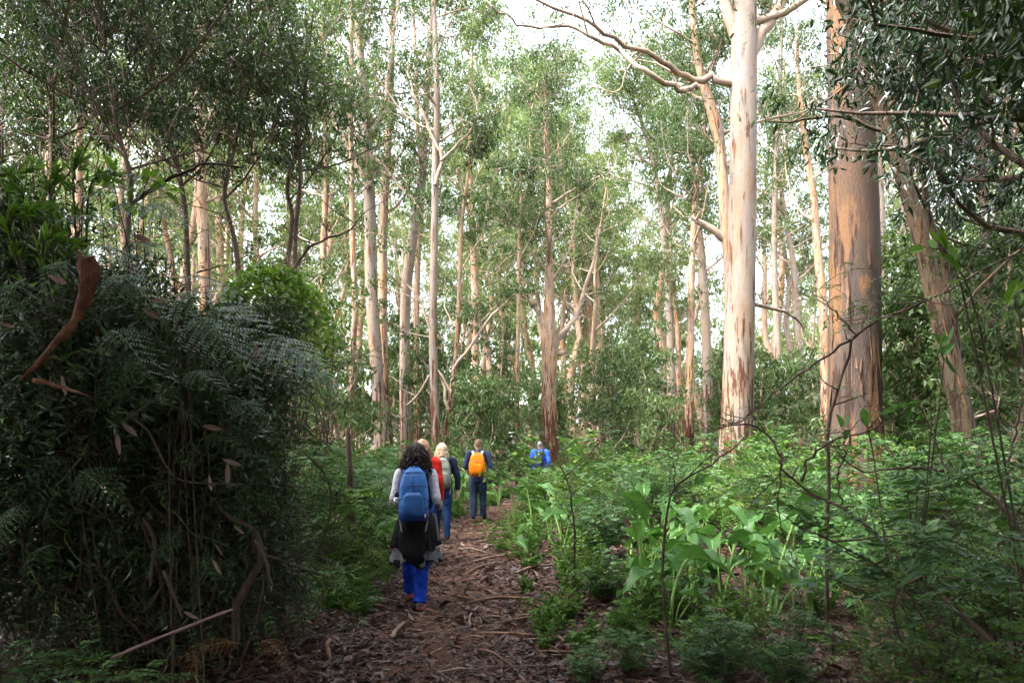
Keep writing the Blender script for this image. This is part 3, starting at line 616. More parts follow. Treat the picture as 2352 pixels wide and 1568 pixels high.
# ---------------------------------------------------------------- middle storey and far wood
mids = []
for k in range(4):
    H = [9, 7, 11, 6][k]; wob = np.cumsum(R.normal(0, .22, (7, 2)), 0); ctrl = np.column_stack([wob - wob[0], np.linspace(0, H, 7)])
    mids.append(tree('understorey_tree', 'small bushy tree under the karris', 'small trees under the karris', ctrl, np.linspace(.11, .03, 7), n_limbs=[12, 11, 13, 10][k], lo=.16, limb_len=[3.2, 2.8, 3.4, 2.5][k],
        leafL=.20, leafW=.075, per=30, cr=.75, bark='limb', leaf='gum', sides=7, sub=3, join=True, dead=5, twig=False, elev=(.35, .95), jit=.05))
index_kids()
used2 = set()
mspots = [(1090, 21, 3, .62), (1150, 25, 3, .6), (1400, 27, 1, .7), (1440, 31, 0, .75), (1460, 29, 1, .8), (1130, 33, 2, .7), (1310, 44, 0, .9), (750, 22, 1, .7), (700, 18, 0, .75), (1500, 24, 3, .55), (1760, 23, 3, .7), (2150, 18, 0, .8), (2280, 16, 1, .8), (2080, 17, 3, .65), (2110, 15, 3, .8), (2210, 14, 3, .75), (2330, 12.5, 1, .75), (2260, 17, 0, .75), (2150, 20, 1, .9), (2345, 18, 2, .8), (1790, 26, 3, .8), (1480, 45, 0, .8), (1650, 38, 1, .8), (1705, 45, 2, .75), (1745, 34, 1, .75), (1600, 52, 0, .9), (1210, 46, 1, .9), (1860, 36, 1, .8), (980, 42, 0, .8), (1400, 36, 1, .9), (1250, 40, 3, .9), (1060, 38, 1, .9), (820, 34, 1, .8), (560, 24, 1, .8), (640, 28, 0, .8)]
while len(mspots) < 120:
    d = 27 + 75 * fr.random() ** .9; px = fr.uniform(-100, 2450); k = int(fr.integers(4)); x = (px - CX) / FPX * d
    if abs(x - path_x(min(d, 45))) < 1.6 and d < 45: continue
    mspots.append((px, d, k, fr.uniform(.6, 1.15)))
for (px, d, k, sc) in mspots:
    x = (px - CX) / FPX * d; loc = (x, d, float(hgt(x, d)) - .05)
    if k not in used2:
        used2.add(k); o = mids[k]; o.location = loc; o.scale = (sc,) * 3
    else: o = copy_tree(mids[k], loc, fr.uniform(0, 6.28), (sc * fr.uniform(.9, 1.2), sc * fr.uniform(.9, 1.2), sc))
    size = 'near bushy understorey tree' if d < 40 else 'small far understorey tree'
    tag(o, f'{size} {zone(px)}', None, f'{size}s {zone(px)}')
mb = MB()
for j in range(1050):
    d = fr.uniform(75, 190); px = fr.uniform(-500, 2850); x = (px - CX) / FPX * d; h = fr.uniform(1, 24) * d / 120
    clumps(mb, [(x, d, h)], fr.uniform(2.2, 4.2), 66, .85, .36)
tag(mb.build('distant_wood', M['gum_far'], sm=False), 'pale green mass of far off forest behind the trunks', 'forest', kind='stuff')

# trees added behind and beside the viewpoint to shade the foreground
BG_, BL_ = 'peppermint trees added to shade the foreground', 'spreading peppermint tree added beside the viewpoint to shade the foreground'
shade = []
for H in (16, 9.5):
    ctrl = np.column_stack([np.cumsum(R.normal(0, .12, 6)), np.cumsum(R.normal(0, .12, 6)), np.linspace(0, H, 6)]); ctrl[:, :2] -= ctrl[0, :2]
    shade.append(tree('peppermint_tree', BL_, BG_, ctrl, np.linspace(.2, .05, 6), n_limbs=20, lo=.36 if H > 10 else .42, limb_len=5.6 if H > 10 else 3.8, leafL=.15 if H > 10 else .12, leafW=.05 if H > 10 else .038, per=70 if H > 10 else 90, cr=1.0, bark='bark_dark', limbm='bark_dark', leaf='pepper', join=True, twig=False, dead=0, elev=(.1, .7), fn='leaves' if H > 10 else 'blades'))
index_kids(); sh1 = set()
for (x, y, k, sc) in [(-6.8, .0, 0, 1), (8.2, .5, 0, 1), (-3.0, -4.5, 0, 1.1), (4.0, -4.0, 0, 1.1), (.3, -8, 0, 1.2), (-9.5, 6.0, 0, 1), (10.5, 6.8, 0, 1), (-9, -6, 0, 1.2), (9.5, -5, 0, 1.2), (-3.2, 1.7, 1, .95), (4.4, 1.4, 1, .95), (-.2, -2.6, 1, 1.05), (-6.0, 3.4, 1, 1.0), (5.9, 4.4, 1, 1.05), (-2.4, -1.5, 1, 1.0), (2.4, -1.2, 1, 1.0), (6.0, 2.6, 1, 1.0), (8.8, 6.0, 1, 1.1), (-13, 3, 0, 1.1), (14, 3, 0, 1.1), (-4, -12, 0, 1.2), (5, -12, 0, 1.2), (2.5, .1, 0, 1.0), (-2.3, -.1, 0, 1.05), (.2, -4.8, 0, 1.1), (-6.5, -2.5, 0, 1.1), (6.3, -2.2, 0, 1.1), (-10, 1.5, 0, 1.1), (11, 1.5, 0, 1.1), (-12, -4, 0, 1.2), (13, -4, 0, 1.2), (0, -15, 0, 1.3), (-9, -13, 0, 1.3), (10, -13, 0, 1.3), (-1.2, -7, 1, 1.1), (3.4, -7, 1, 1.1), (-5, -6.6, 1, 1.1), (7, -6, 1, 1.1), (-4.6, .6, 1, 1.0), (4.9, .3, 1, 1.0), (3.4, 1.9, 1, .9), (5.0, 3.3, 1, .95), (6.2, 3.0, 0, 1.0)]:
    if k not in sh1: sh1.add(k); o = shade[k]; o.location = (x, y, 0); o.scale = (sc,) * 3
    else: copy_tree(shade[k], (x, y, 0), fr.uniform(0, 6.28), sc)

for (x, y, k, sc) in [(-6, -4, 0, .8), (-2, -6, 1, .9), (2.5, -6.5, 0, .8), (6.5, -3.5, 2, .8), (-8, -1, 3, 1.1), (8.5, 0, 3, 1.1), (-4.6, -.6, 3, .7), (4.8, -.4, 3, .7), (0, -11, 2, 1), (-7.5, 3.2, 3, 1.0), (8.2, 3.6, 3, 1.0), (-6.5, -9, 2, 1), (6.5, -9.5, 2, 1)]:  # low bushy copies added out of view to block light from behind
    copy_tree(mids[k], (x, y, 0), fr.uniform(0, 6.28), sc, 'bushy understorey tree added outside the view to shade the foreground', 'bushy trees added to shade the foreground')

# ---------------------------------------------------------------- shrubs with feathery leaves
def shrub(name, label, group, h, nst=6, nl=240, leafL=.29, pairs=6, ll=.072, lw=.029, leaf='wattle', el=(.75, 1.4), lowf=.35, droop=.3, wood='wood_dark', sr=.012, loc=(0, 0, 0)):
    t = thing(name, label, 'shrub', loc, group=group); nodes_ = []
    sm_ = MB()
    for j in range(nst):
        p = limb_path((R.normal(0, .05), R.normal(0, .05), -.05), j * 6.283 / nst + R.normal(0, .4), R.uniform(*el), h * R.uniform(.8, 1.25), 8, -.04, .2)
        sm_.tube(p, np.linspace(sr, sr * .3, 8), 5, cap=False); nodes_.extend(p[3:])
        for k in range(5):
            i = int(R.integers(2, 8)); q = limb_path(p[i], R.random() * 6.283, R.uniform(0, .9), h * R.uniform(.2, .45), 5, -.02, .3)
            sm_.tube(q, np.linspace(sr * .5, sr * .2, 5), 4, cap=False); nodes_.extend(q[1:])
    nodes_ = np.array(nodes_); nodes_ = nodes_[nodes_[:, 2] > h * lowf * .6]
    b = nodes_[R.integers(0, len(nodes_), nl)] + R.normal(0, .03, (nl, 3)); a = R.random(nl) * 6.283
    dd = np.stack([np.cos(a), np.sin(a), R.normal(.25, .3, nl)], 1)
    fm = MB(); fm.pinnate(b, dd, UP + R.normal(0, .25, (nl, 3)), leafL * R.uniform(.6, 1.2, nl), pairs, lw, ll, droop)
    sm_.build('stems', M[wood], t); fm.build('foliage', M[leaf], t, sm=False)
    return t
WG = 'feathery wattle shrubs of the undergrowth'
WL = 'feathery leaved green wattle shrub in the undergrowth'
wat = [shrub('wattle_shrub', WL, WG, 1.5, 7, 330), shrub('wattle_shrub', WL, WG, 1.15, 8, 290, leaf='wattle_young'), shrub('wattle_shrub', WL, WG, 1.75, 7, 380, .31, 7), shrub('wattle_shrub', WL, WG, .8, 7, 210, .22, 6)]
HG = 'low herbs beside the track'
def herb(h, n, L, Wd):
    t = thing('herb', 'low leafy green herb beside the track', 'plant', group=HG); a = MB(); st = MB()
    for j in range(n):
        p = limb_path((0, 0, -.02), R.random() * 6.283, R.uniform(.5, 1.45), h * R.uniform(.6, 1.1), 6, .02, .25); st.tube(p, np.linspace(.004, .0015, 6), 4, cap=False)
        for q in p[1:]:
            k = 6; a.blades(np.repeat([q], k, 0), np.column_stack([R.normal(0, 1, (k, 2)), R.normal(.35, .3, k)]), L * R.uniform(.6, 1.2, k), Wd, bend=.15)
    st.build('stems', M['vine'], t); a.build('foliage', M['herb'], t, sm=False); return t
herbs = [herb(.45, 10, .085, .026), herb(.3, 12, .07, .03), herb(.65, 9, .10, .024)]
def broad(h, n, L, Wd):
    t = thing('leafy_shrub', 'leafy green shrub', 'shrub'); a = MB(); st = MB()
    for j in range(n):
        p = limb_path((R.normal(0, .05), R.normal(0, .05), -.03), R.random() * 6.283, R.uniform(.7, 1.45), h * R.uniform(.6, 1.15), 8, -.02, .22); st.tube(p, np.linspace(.009, .003, 8), 5, cap=False)
        for i in range(2, 8):
            q = limb_path(p[i], R.random() * 6.283, R.uniform(0, .9), h * .25, 4, 0, .3); st.tube(q, np.linspace(.004, .0015, 4), 4, cap=False)
            k = 16; b = q[R.integers(0, 4, k)] + R.normal(0, .03, (k, 3)); a.blades(b, np.column_stack([R.normal(0, 1, (k, 2)), R.normal(.2, .4, k)]), L * R.uniform(.6, 1.25, k), Wd * R.uniform(.8, 1.2, k), bend=.15)
    st.build('stems', M['wood_dark'], t); a.build('foliage', M['herb'], t, sm=False); return t
broads = [broad(1.3, 11, .11, .046), broad(.9, 11, .085, .034)]
index_kids()
first = set()
def uzone(x, y):
    px = CX + x / y * FPX; side = 'left of the track' if x < path_x(y) else 'right of the track'
    dist = 'close by' if y < 9 else 'beyond the lily bed' if y < 14 and x > path_x(y) else 'abreast of the walkers' if y < 14 else 'level with the orange pack' if y < 19 else 'past the farthest walker'
    if x > path_x(y): side = 'just right of the track' if px < 1420 else 'before the tall pale karri' if px < 1760 else 'before the massive trunk' if px < 2060 else 'towards the right edge'
    return f'{side}, {dist}'
KN = {'w': ['feathery wattle shrub', 'yellowish spreading wattle shrub', 'tall wattle shrub', 'low wattle shrub'], 'h': ['narrow leafed green herb', 'low bushy green herb', 'upright green herb'], 'b': ['leafy green shrub', 'small leafy green shrub']}
def put(pool, key, k, loc, rz, sc, label=None, group=None):
    o = pool[k]
    if label is None: label = f'{KN[key][k]} {uzone(loc[0], loc[1])}'; group = label + ' group'
    if (key, k) not in first:
        first.add((key, k)); o.location = loc; o.rotation_euler = (0, 0, rz); o.scale = (sc, sc, sc)
        if label: o['label'] = label
        if group: o['group'] = group
        return o
    return copy_tree(o, loc, rz, sc, label, group)
ur = np.random.default_rng(21)
def G(x, y, dz=0): return (float(x), float(y), float(hgt(x, y)) + dz)
ws = []
for _ in range(4000):
    if len(ws) >= 112: break
    d = 7.5 + 34 * ur.random() ** 1.15; px = ur.uniform(560, 2420); x = (px - CX) / FPX * d
    off = x - path_x(d); wd = path_w(d)
    if off > 0 and off < wd + .75: continue
    if off < 0 and -off < wd + .65: continue
    if d < 10.5 and off > 0 and px < 2100: continue       # arum bed
    if 1200 < px < 1282 and d < 22: continue
    if off < 0 and d < 9 and px < 700: continue
    if any((x - q[0]) ** 2 + (d - q[1]) ** 2 < (.35 if d < 20 else .6) for q in ws): continue
    ws.append((x, d))
for (x, d) in ws:
    k = int(ur.choice([0, 1, 2, 3], p=[.35, .3, .2, .15])); put(wat, 'w', k, G(x, d), ur.uniform(0, 6.28), ur.uniform(.5, 1.3) * (1.0 if d > 12 else .85))
# the shrub in front of the farthest walker, and a few that frame the track
for (px, d, k, sc) in [(1275, 18.6, 1, .85), (1235, 17.2, 3, .8), (1240, 19.3, 1, .72), (1246, 20.1, 1, .88), (1232, 20.2, 1, .8), (1222, 18.6, 3, 1.05), (1252, 19.6, 3, 1.15), (1300, 16, 1, .9), (800, 9.4, 0, 1.0), (770, 8.0, 1, 1.0), (850, 11.5, 0, .95), (700, 8.6, 2, .95), (735, 7.2, 1, .95), (660, 7.4, 0, 1.0), (880, 14, 1, 1.), (940, 17, 0, 1.), (1330, 12.2, 1, .9), (1420, 10.8, 2, .78), (1500, 11.6, 0, .95), (1370, 9.3, 3, 1.0), (1610, 11.2, 2, .85), (1720, 10.6, 1, 1.1)]:
    x = (px - CX) / FPX * d; put(wat, 'w', k, G(x, d), ur.uniform(0, 6.28), sc)
bs_ = 0
for _ in range(3000):
    if bs_ >= 95: break
    d = 8.5 + 26 * ur.random() ** 1.2; px = ur.uniform(560, 2420); x = (px - CX) / FPX * d; off = x - path_x(d)
    if abs(off) < path_w(d) + .45 or (d < 10.5 and off > 0) or (d < 9.5 and off < 0) or (1200 < px < 1282 and d < 22): continue
    bs_ += 1; put(broads, 'b', int(ur.integers(2)), G(x, d), ur.uniform(0, 6.28), ur.uniform(.6, 1.5))
hs_ = 0
for _ in range(3000):
    if hs_ >= 150: break
    d = 4.6 + 20 * ur.random() ** 1.2; sg = 1 if ur.random() < .6 else -1; x = path_x(d) + sg * (path_w(d) * ur.uniform(.78, 1.05) + abs(ur.normal(0, 1.1 if sg > 0 else .6)))
    if abs(x) > d * .8 or (sg < 0 and d < 6.6): continue
    hs_ += 1; put(herbs, 'h', int(ur.integers(3)), G(x, d), ur.uniform(0, 6.28), ur.uniform(.5, 1.1))

for j in range(32):                                  # low growth over the litter of the right foreground
    d = ur.uniform(5.4, 9); px = ur.uniform(1290, 2250); x = (px - CX) / FPX * d
    if x - path_x(d) < path_w(d) + .15: continue
    if j % 3 or px > 1450: put(herbs, 'h', int(ur.integers(3)), G(x, d), ur.uniform(0, 6.28), ur.uniform(.35, .8))
    else: put(wat, 'w', 3, G(x, d), ur.uniform(0, 6.28), ur.uniform(.3, .6))
# ---------------------------------------------------------------- arum lilies: every leaf a part
def arum_leaf(k):
    L = .34; nt_, nw = 10, 7; t = np.linspace(0, 1, nt_); hw = np.array([.045, .115, .128, .118, .105, .088, .068, .046, .022, .001]) * (1 + .1 * k)
    u = np.linspace(-1, 1, nw); T, U = np.meshgrid(t, u, indexing='ij'); HWm = np.repeat(hw[:, None], nw, 1)
    Xl = U * HWm; back = np.clip(1 - T * 4, 0, 1) * np.abs(U) ** 1.5 * .13
    Yl = T * L - back; droop = -.30 * L * T ** 2 * (1 + .5 * k)
    Zl = droop + np.abs(U) * HWm * .55 + .018 * np.sin(T * 13 + k * 1.7 + np.sign(U) * 1.1) * np.abs(U) ** 1.5 - .01
    return Xl, Yl, Zl
M['arum_stalk'] = plain('arum_stalk', [(.3, (.12, .22, .05)), (.7, (.20, .32, .08))], 5, .45, 0)
ALM = []
for k in range(4):
    Xl, Yl, Zl = arum_leaf(k / 2); mbs = MB(); el = [.55, .2, .85, .05][k]; h = [.62, .50, .74, .42][k]; lean = [.16, .24, .10, .26][k]
    pt = smooth([(0, 0, -.03), (0, lean * .25, h * .5), (0, lean * .7, h * .9), (0, lean, h)], 7); mbs.tube(pt, np.linspace(.019, .008, 7), 6, m=1, cap=False)
    v, q = grid(Xl, Yl, Zl); c_, s_ = math.cos(el), math.sin(el); v = np.stack([v[:, 0], v[:, 1] * c_ - v[:, 2] * s_, v[:, 1] * s_ + v[:, 2] * c_], 1) + pt[-1]
    mbs.add(v, q); gm = v.reshape(10, 7, 3)[:, 3]; nv_ = nrm(np.array([0, -s_, c_])) * .003; wv = np.linspace(.007, .001, 10)[:, None] * np.array([1., 0, 0]); rib = np.stack([gm - wv + nv_, gm + wv + nv_], 1); vv_, qq_ = grid(rib[..., 0], rib[..., 1], rib[..., 2]); mbs.add(vv_, qq_, m=1)
    ALM.append(mbs.mesh('arum_leaf', [M['arum'], M['arum_stalk']]))
def arum(loc, sc, n, rz, label, group):
    t = thing('arum_lily', label, 'plant', loc, rz, group); t.scale = (sc,) * 3
    for j in range(n):
        o = obj('leaf', ALM[int(ur.integers(4))], t); o.rotation_euler = (ur.normal(0, .2), ur.normal(0, .2), j * 6.283 / n + ur.normal(0, .35))
        o.location = (ur.normal(0, .03), ur.normal(0, .03), 0); f = ur.uniform(.6, 1.25); o.scale = (f * ur.uniform(.75, 1.1), f, f * ur.uniform(.9, 1.5))
AG1 = 'arum lilies right of the track'; AL1 = 'broad leaved green arum lily right of the track'
AG2 = 'arum lilies left of the track'; AL2 = 'broad leaved green arum lily left of the track'
na = 0; asp = []
for _ in range(5000):
    if na >= 92: break
    d = ur.uniform(6.0, 13); px = ur.uniform(1430, 2220); x = (px - CX) / FPX * d
    if x - path_x(d) < path_w(d) + .55: continue
    dens = (.25 + .75 * (math.sin(x * 2.7 + 1) * math.cos(d * 1.9) > -.15)) * math.exp(-((px - 1720) / 400) ** 2)
    if ur.random() > dens + .12: continue
    if any((x - a_) ** 2 + (d - b_) ** 2 < .07 for a_, b_ in asp): continue
    asp.append((x, d)); na += 1; zn = 'near the forked sapling' if px < 1480 else 'at the middle of the bed' if px < 1760 else 'at the right end of the bed'; dn = 'front row' if d < 7.6 else 'middle row' if d < 9.5 else 'back row'
    arum(G(x, d), ur.uniform(.45, .85), int(ur.integers(3, 7)), ur.uniform(0, 6.28), f'broad leaved arum lily {zn}, {dn}', f'arum lilies {zn}, {dn}')
for (px, d, sc, n) in [(1180, 15.5, .9, 5), (1230, 13, .8, 5), (1265, 11.5, .8, 5), (1205, 9.6, .55, 4), (1290, 10.4, .9, 5), (1470, 6.4, .8, 5), (1545, 5.9, .85, 5)]:
    arum(G((px - CX) / FPX * d, d), sc, n, ur.uniform(0, 6.28), 'arum lily at the right verge of the track', 'arum lilies at the right verge')
for (px, d, sc, n) in [(838, 9.3, 1.05, 6), (870, 10.2, 1.0, 6), (815, 8.4, .9, 5), (770, 7.4, .75, 4), (860, 12, 1.0, 6), (900, 14.5, .95, 6), (1060, 17, .9, 6), (1045, 18.5, .9, 5), (720, 6.4, .6, 3), (1145, 19, .8, 5), (790, 9.6, 1.0, 6), (745, 6.7, .55, 4)]:
    arum(G((px - CX) / FPX * d, d), sc, n, ur.uniform(0, 6.28), AL2, AG2)

# ---------------------------------------------------------------- bracken: every frond a part
def frond_mesh(name, npin, dr, mat, pairs=13, lw=.011, ll=.030, wide=.34):
    f = np.linspace(.14, .985, npin); rach = lambda s: np.stack([s, 0 * s, .34 * s - dr * s ** 2.2], 1)
    mbf = MB(); mbf.tube(rach(np.linspace(0, 1, 14)), np.linspace(.006, .0015, 14), 4, m=1, cap=False)
    b = rach(f); tg = nrm(rach(f + .01) - rach(f)); ln = wide * (1 - f) ** .75 * np.clip((f) * 6, .5, 1) + .02
    nn = nrm(np.cross(tg, np.array([0, 1., 0]))) * -1
    for sg in (-1, 1):
        dd = nrm(np.array([0, 1., 0]) * sg + tg * .55 + np.array([0, 0, -.12]) + R.normal(0, .04, (npin, 3)))
        nv = np.array([0, 0, 1.]) + tg * .1 + R.normal(0, .05, (npin, 3)); sd = nrm(np.cross(dd, nv)); un = np.cross(sd, dd)
        for k in range(npin):
            m_ = max(5, int(pairs * (ln[k] / wide) ** .6)); g_ = (np.arange(m_) + .6) / m_; c = b[k] + dd[k] * (ln[k] * g_)[:, None] - UP * (ln[k] * .22 * g_ ** 2)[:, None]
            le = ll * (1 - .72 * g_) * (.45 + .55 * ln[k] / wide) * 1.15; w_ = np.full(m_, ln[k] / m_ * .82)
            for s2 in (-1, 1): mbf.leaves(c, nrm(sd[k] * s2 + dd[k] * .35 - un[k] * .1), le, w_, side=np.repeat([dd[k]], m_, 0), bend=.04)
    return mbf.mesh(name, [M[mat], M['vine' if mat != 'fern_dead' else 'dead_wood']], False)
FR = [frond_mesh('frond', 11, .55, 'fern', 13, ll=.040, wide=.38), frond_mesh('frond', 10, .85, 'fern', 12, ll=.042, wide=.36), frond_mesh('frond', 10, .30, 'fern', 12, ll=.040, wide=.36)]
FD = frond_mesh('frond', 13, .75, 'fern_dead', 9, wide=.24)
def frond_at(parent, a, b, face=(0, -.5, .9), me=None, ploc=(0, 0, 0)):
    me = me or FR[0]; a = np.asarray(a); b = np.asarray(b); tip = {FR[0]: -.21, FR[1]: -.51, FR[2]: .04, FD: -.41}[me]
    ch = np.array([1, 0, tip]); L = np.linalg.norm(b - a); xd = nrm(b - a); z = np.asarray(face, float); z = nrm(z - xd * (z @ xd)); y = np.cross(z, xd)
    # local chord direction -> xd
    cl = nrm(ch); zl = np.array([-cl[2], 0, cl[0]]); yl = np.array([0, 1., 0])
    Lm = Matrix(np.column_stack([cl, yl, zl]).tolist()); Wm = Matrix(np.column_stack([xd, y, z]).tolist())
    rot = (Wm @ Lm.transposed()); sc = L / np.linalg.norm(ch)
    o = obj('frond', me, parent); o.matrix_local = Matrix.Translation(Vector(a - np.asarray(ploc))) @ rot.to_4x4() @ Matrix.Scale(sc, 4)
    return o
def fern_of(label, specs, group='bracken ferns on the thicket', name='bracken_fern'):
    a0 = P(*specs[0][0]); loc = (a0[0], a0[1], float(hgt(a0[0], a0[1])))
    t = thing(name, label, 'fern', loc, group=group)
    st = MB()
    for (a, b, face, k) in specs:
        A = P(*a); B = P(*b); frond_at(t, A, B, np.array(face) + R.normal(0, .28, 3), FD if k == 9 else FR[k], loc)
        root = np.array([A[0] - .35 + R.normal(0, .2), A[1] + .8, .0]); st.tube(smooth([root, root * .5 + A * .5 + [-.1, .15, .35], A], 7), np.linspace(.005, .003, 7), 5, cap=False)
    st.shift(loc).build('stems', M['wood_dark'], t)
    return t
U1 = (.1, -.45, .9); U2 = (.25, -.7, .7)
fern_of('bracken with bluish fronds arching over the top of the thicket', [((190, 470, 4.3), (470, 545, 4.1), U1, 1), ((150, 440, 4.4), (400, 440, 4.3), U1, 0), ((260, 480, 4.2), (500, 660, 4.0), U2, 1), ((320, 480, 4.4), (505, 600, 4.3), U2, 1), ((120, 520, 4.0), (330, 560, 3.8), U2, 0), ((230, 440, 4.6), (430, 490, 4.5), U1, 1)])
fern_of('bracken frond catching the light at the middle of the thicket edge', [((400, 680, 3.5), (655, 870, 3.35), U2, 1), ((400, 640, 3.7), (590, 720, 3.6), U1, 0), ((430, 720, 3.4), (600, 920, 3.3), U2, 0), ((460, 720, 3.8), (700, 850, 3.8), U2, 1)])
fern_of('yellowish bracken drooping beside the head of the nearest walker', [((590, 780, 4.6), (815, 960, 4.5), U2, 1), ((620, 800, 4.8), (780, 900, 4.8), U2, 0), ((560, 800, 4.5), (720, 960, 4.4), U2, 1), ((640, 850, 5.0), (830, 930, 5.2), U1, 0)])
fern_of('dim bracken deep in the thicket shade below the bluish fronds', [((210, 560, 3.8), (330, 700, 3.6), U2, 0), ((160, 600, 3.8), (90, 740, 3.6), U2, 1), ((250, 640, 3.8), (420, 800, 3.6), U2, 1), ((60, 640, 3.5), (10, 860, 3.3), U2, 1), ((300, 560, 4.0), (420, 640, 3.8), U2, 0)])
fern_of('dim bracken low at the left edge of the thicket', [((150, 1050, 3.9), (20, 1150, 3.6), U2, 1), ((180, 1080, 3.9), (300, 1180, 3.7), U2, 0), ((120, 1250, 3.8), (60, 1380, 3.5), U2, 1), ((60, 1150, 3.7), (-20, 1300, 3.5), U2, 0)])
fern_of('dim bracken in front of the dead branches low in the thicket', [((420, 1220, 4.3), (330, 1320, 4.1), U2, 1), ((470, 1000, 4.3), (600, 1080, 4.2), U2, 1), ((520, 920, 4.4), (640, 1010, 4.3), U2, 0), ((450, 1280, 4.3), (520, 1380, 4.1), U2, 1)])
fern_of('bracken frond hanging over the dark hollow of the thicket', [((250, 760, 3.9), (380, 920, 3.7), U2, 1), ((330, 820, 3.9), (230, 930, 3.7), U2, 0), ((420, 860, 3.9), (560, 950, 3.8), U2, 1)])
fern_of('withered brown bracken on the ground below the thicket', [((560, 1480, 4.6), (360, 1545, 4.3), U1, 9), ((640, 1500, 4.9), (560, 1560, 4.5), U1, 9), ((600, 1470, 4.8), (680, 1560, 4.5), U1, 9), ((450, 1500, 4.4), (400, 1600, 4.1), U1, 9)], None)
for j, (px, d, lab) in enumerate([(905, 13.5, 'bracken fern just left of the walkers'), (760, 12.5, 'bracken fern among the shrubs left of the track'), (1560, 14.5, 'bracken fern among the shrubs left of the pale karri'), (1660, 12.8, 'bracken fern in front of the pale karri foot'), (1330, 15.5, 'bracken fern right of the farthest walker'), (1420, 18, 'bracken fern far right of the bend'), (690, 10, 'bracken fern in the gap beyond the thicket'), (1840, 11.5, 'bracken fern left of the massive trunk')]):
    x = (px - CX) / FPX * d; loc = np.array(G(x, d)); t = thing('bracken_fern', lab, 'fern', loc, group='bracken ferns of the undergrowth'); st = MB()
    for k in range(8):
        a = k * .785 + ur.normal(0, .2); h = ur.uniform(.55, 1.1); A = loc + [.1 * math.cos(a), .1 * math.sin(a), h]; r = ur.uniform(.6, .95)
        B = A + [r * math.cos(a), r * math.sin(a), ur.uniform(-.2, .25)]; frond_at(t, A, B, (0, 0, 1), FR[int(ur.integers(2))], loc); st.tube([loc, A], [.008, .005], 5, cap=False)
    st.shift(loc).build('stems', M['wood_dark'], t)
# feathery sprays at the bottom left corner, close to the lens
for (lab, lst) in [('feathery blue green shrub at the bottom left corner', [(60, 1540, 3.3), (10, 1500, 3.4)]), ('feathery blue green shrub under the purple stick', [(230, 1545, 3.2), (330, 1555, 3.3), (170, 1500, 3.5)])]:
    a0 = P(*lst[0]); loc = np.array([a0[0], a0[1], 0.]); t = thing('wattle_shrub', lab, 'shrub', loc); st = MB(); fo = MB()
    for c in lst:
        e = P(*c); pth = smooth([loc, loc * .4 + e * .6 + [0, .1, .05], e], 7); st.tube(pth, np.linspace(.009, .004, 7), 5, cap=False)
        for k in range(11):
            a = k * .571; fo.pinnate([e + [0, 0, -.03 * (k % 3)]], [[math.cos(a), math.sin(a) * .8, .25]], [UP], .3 * ur.uniform(.8, 1.2), 9, .018, .042, .35)
    st.shift(loc).build('stems', M['wood_dark'], t); fo.shift(loc).build('foliage', M['wattle'], t, sm=False)

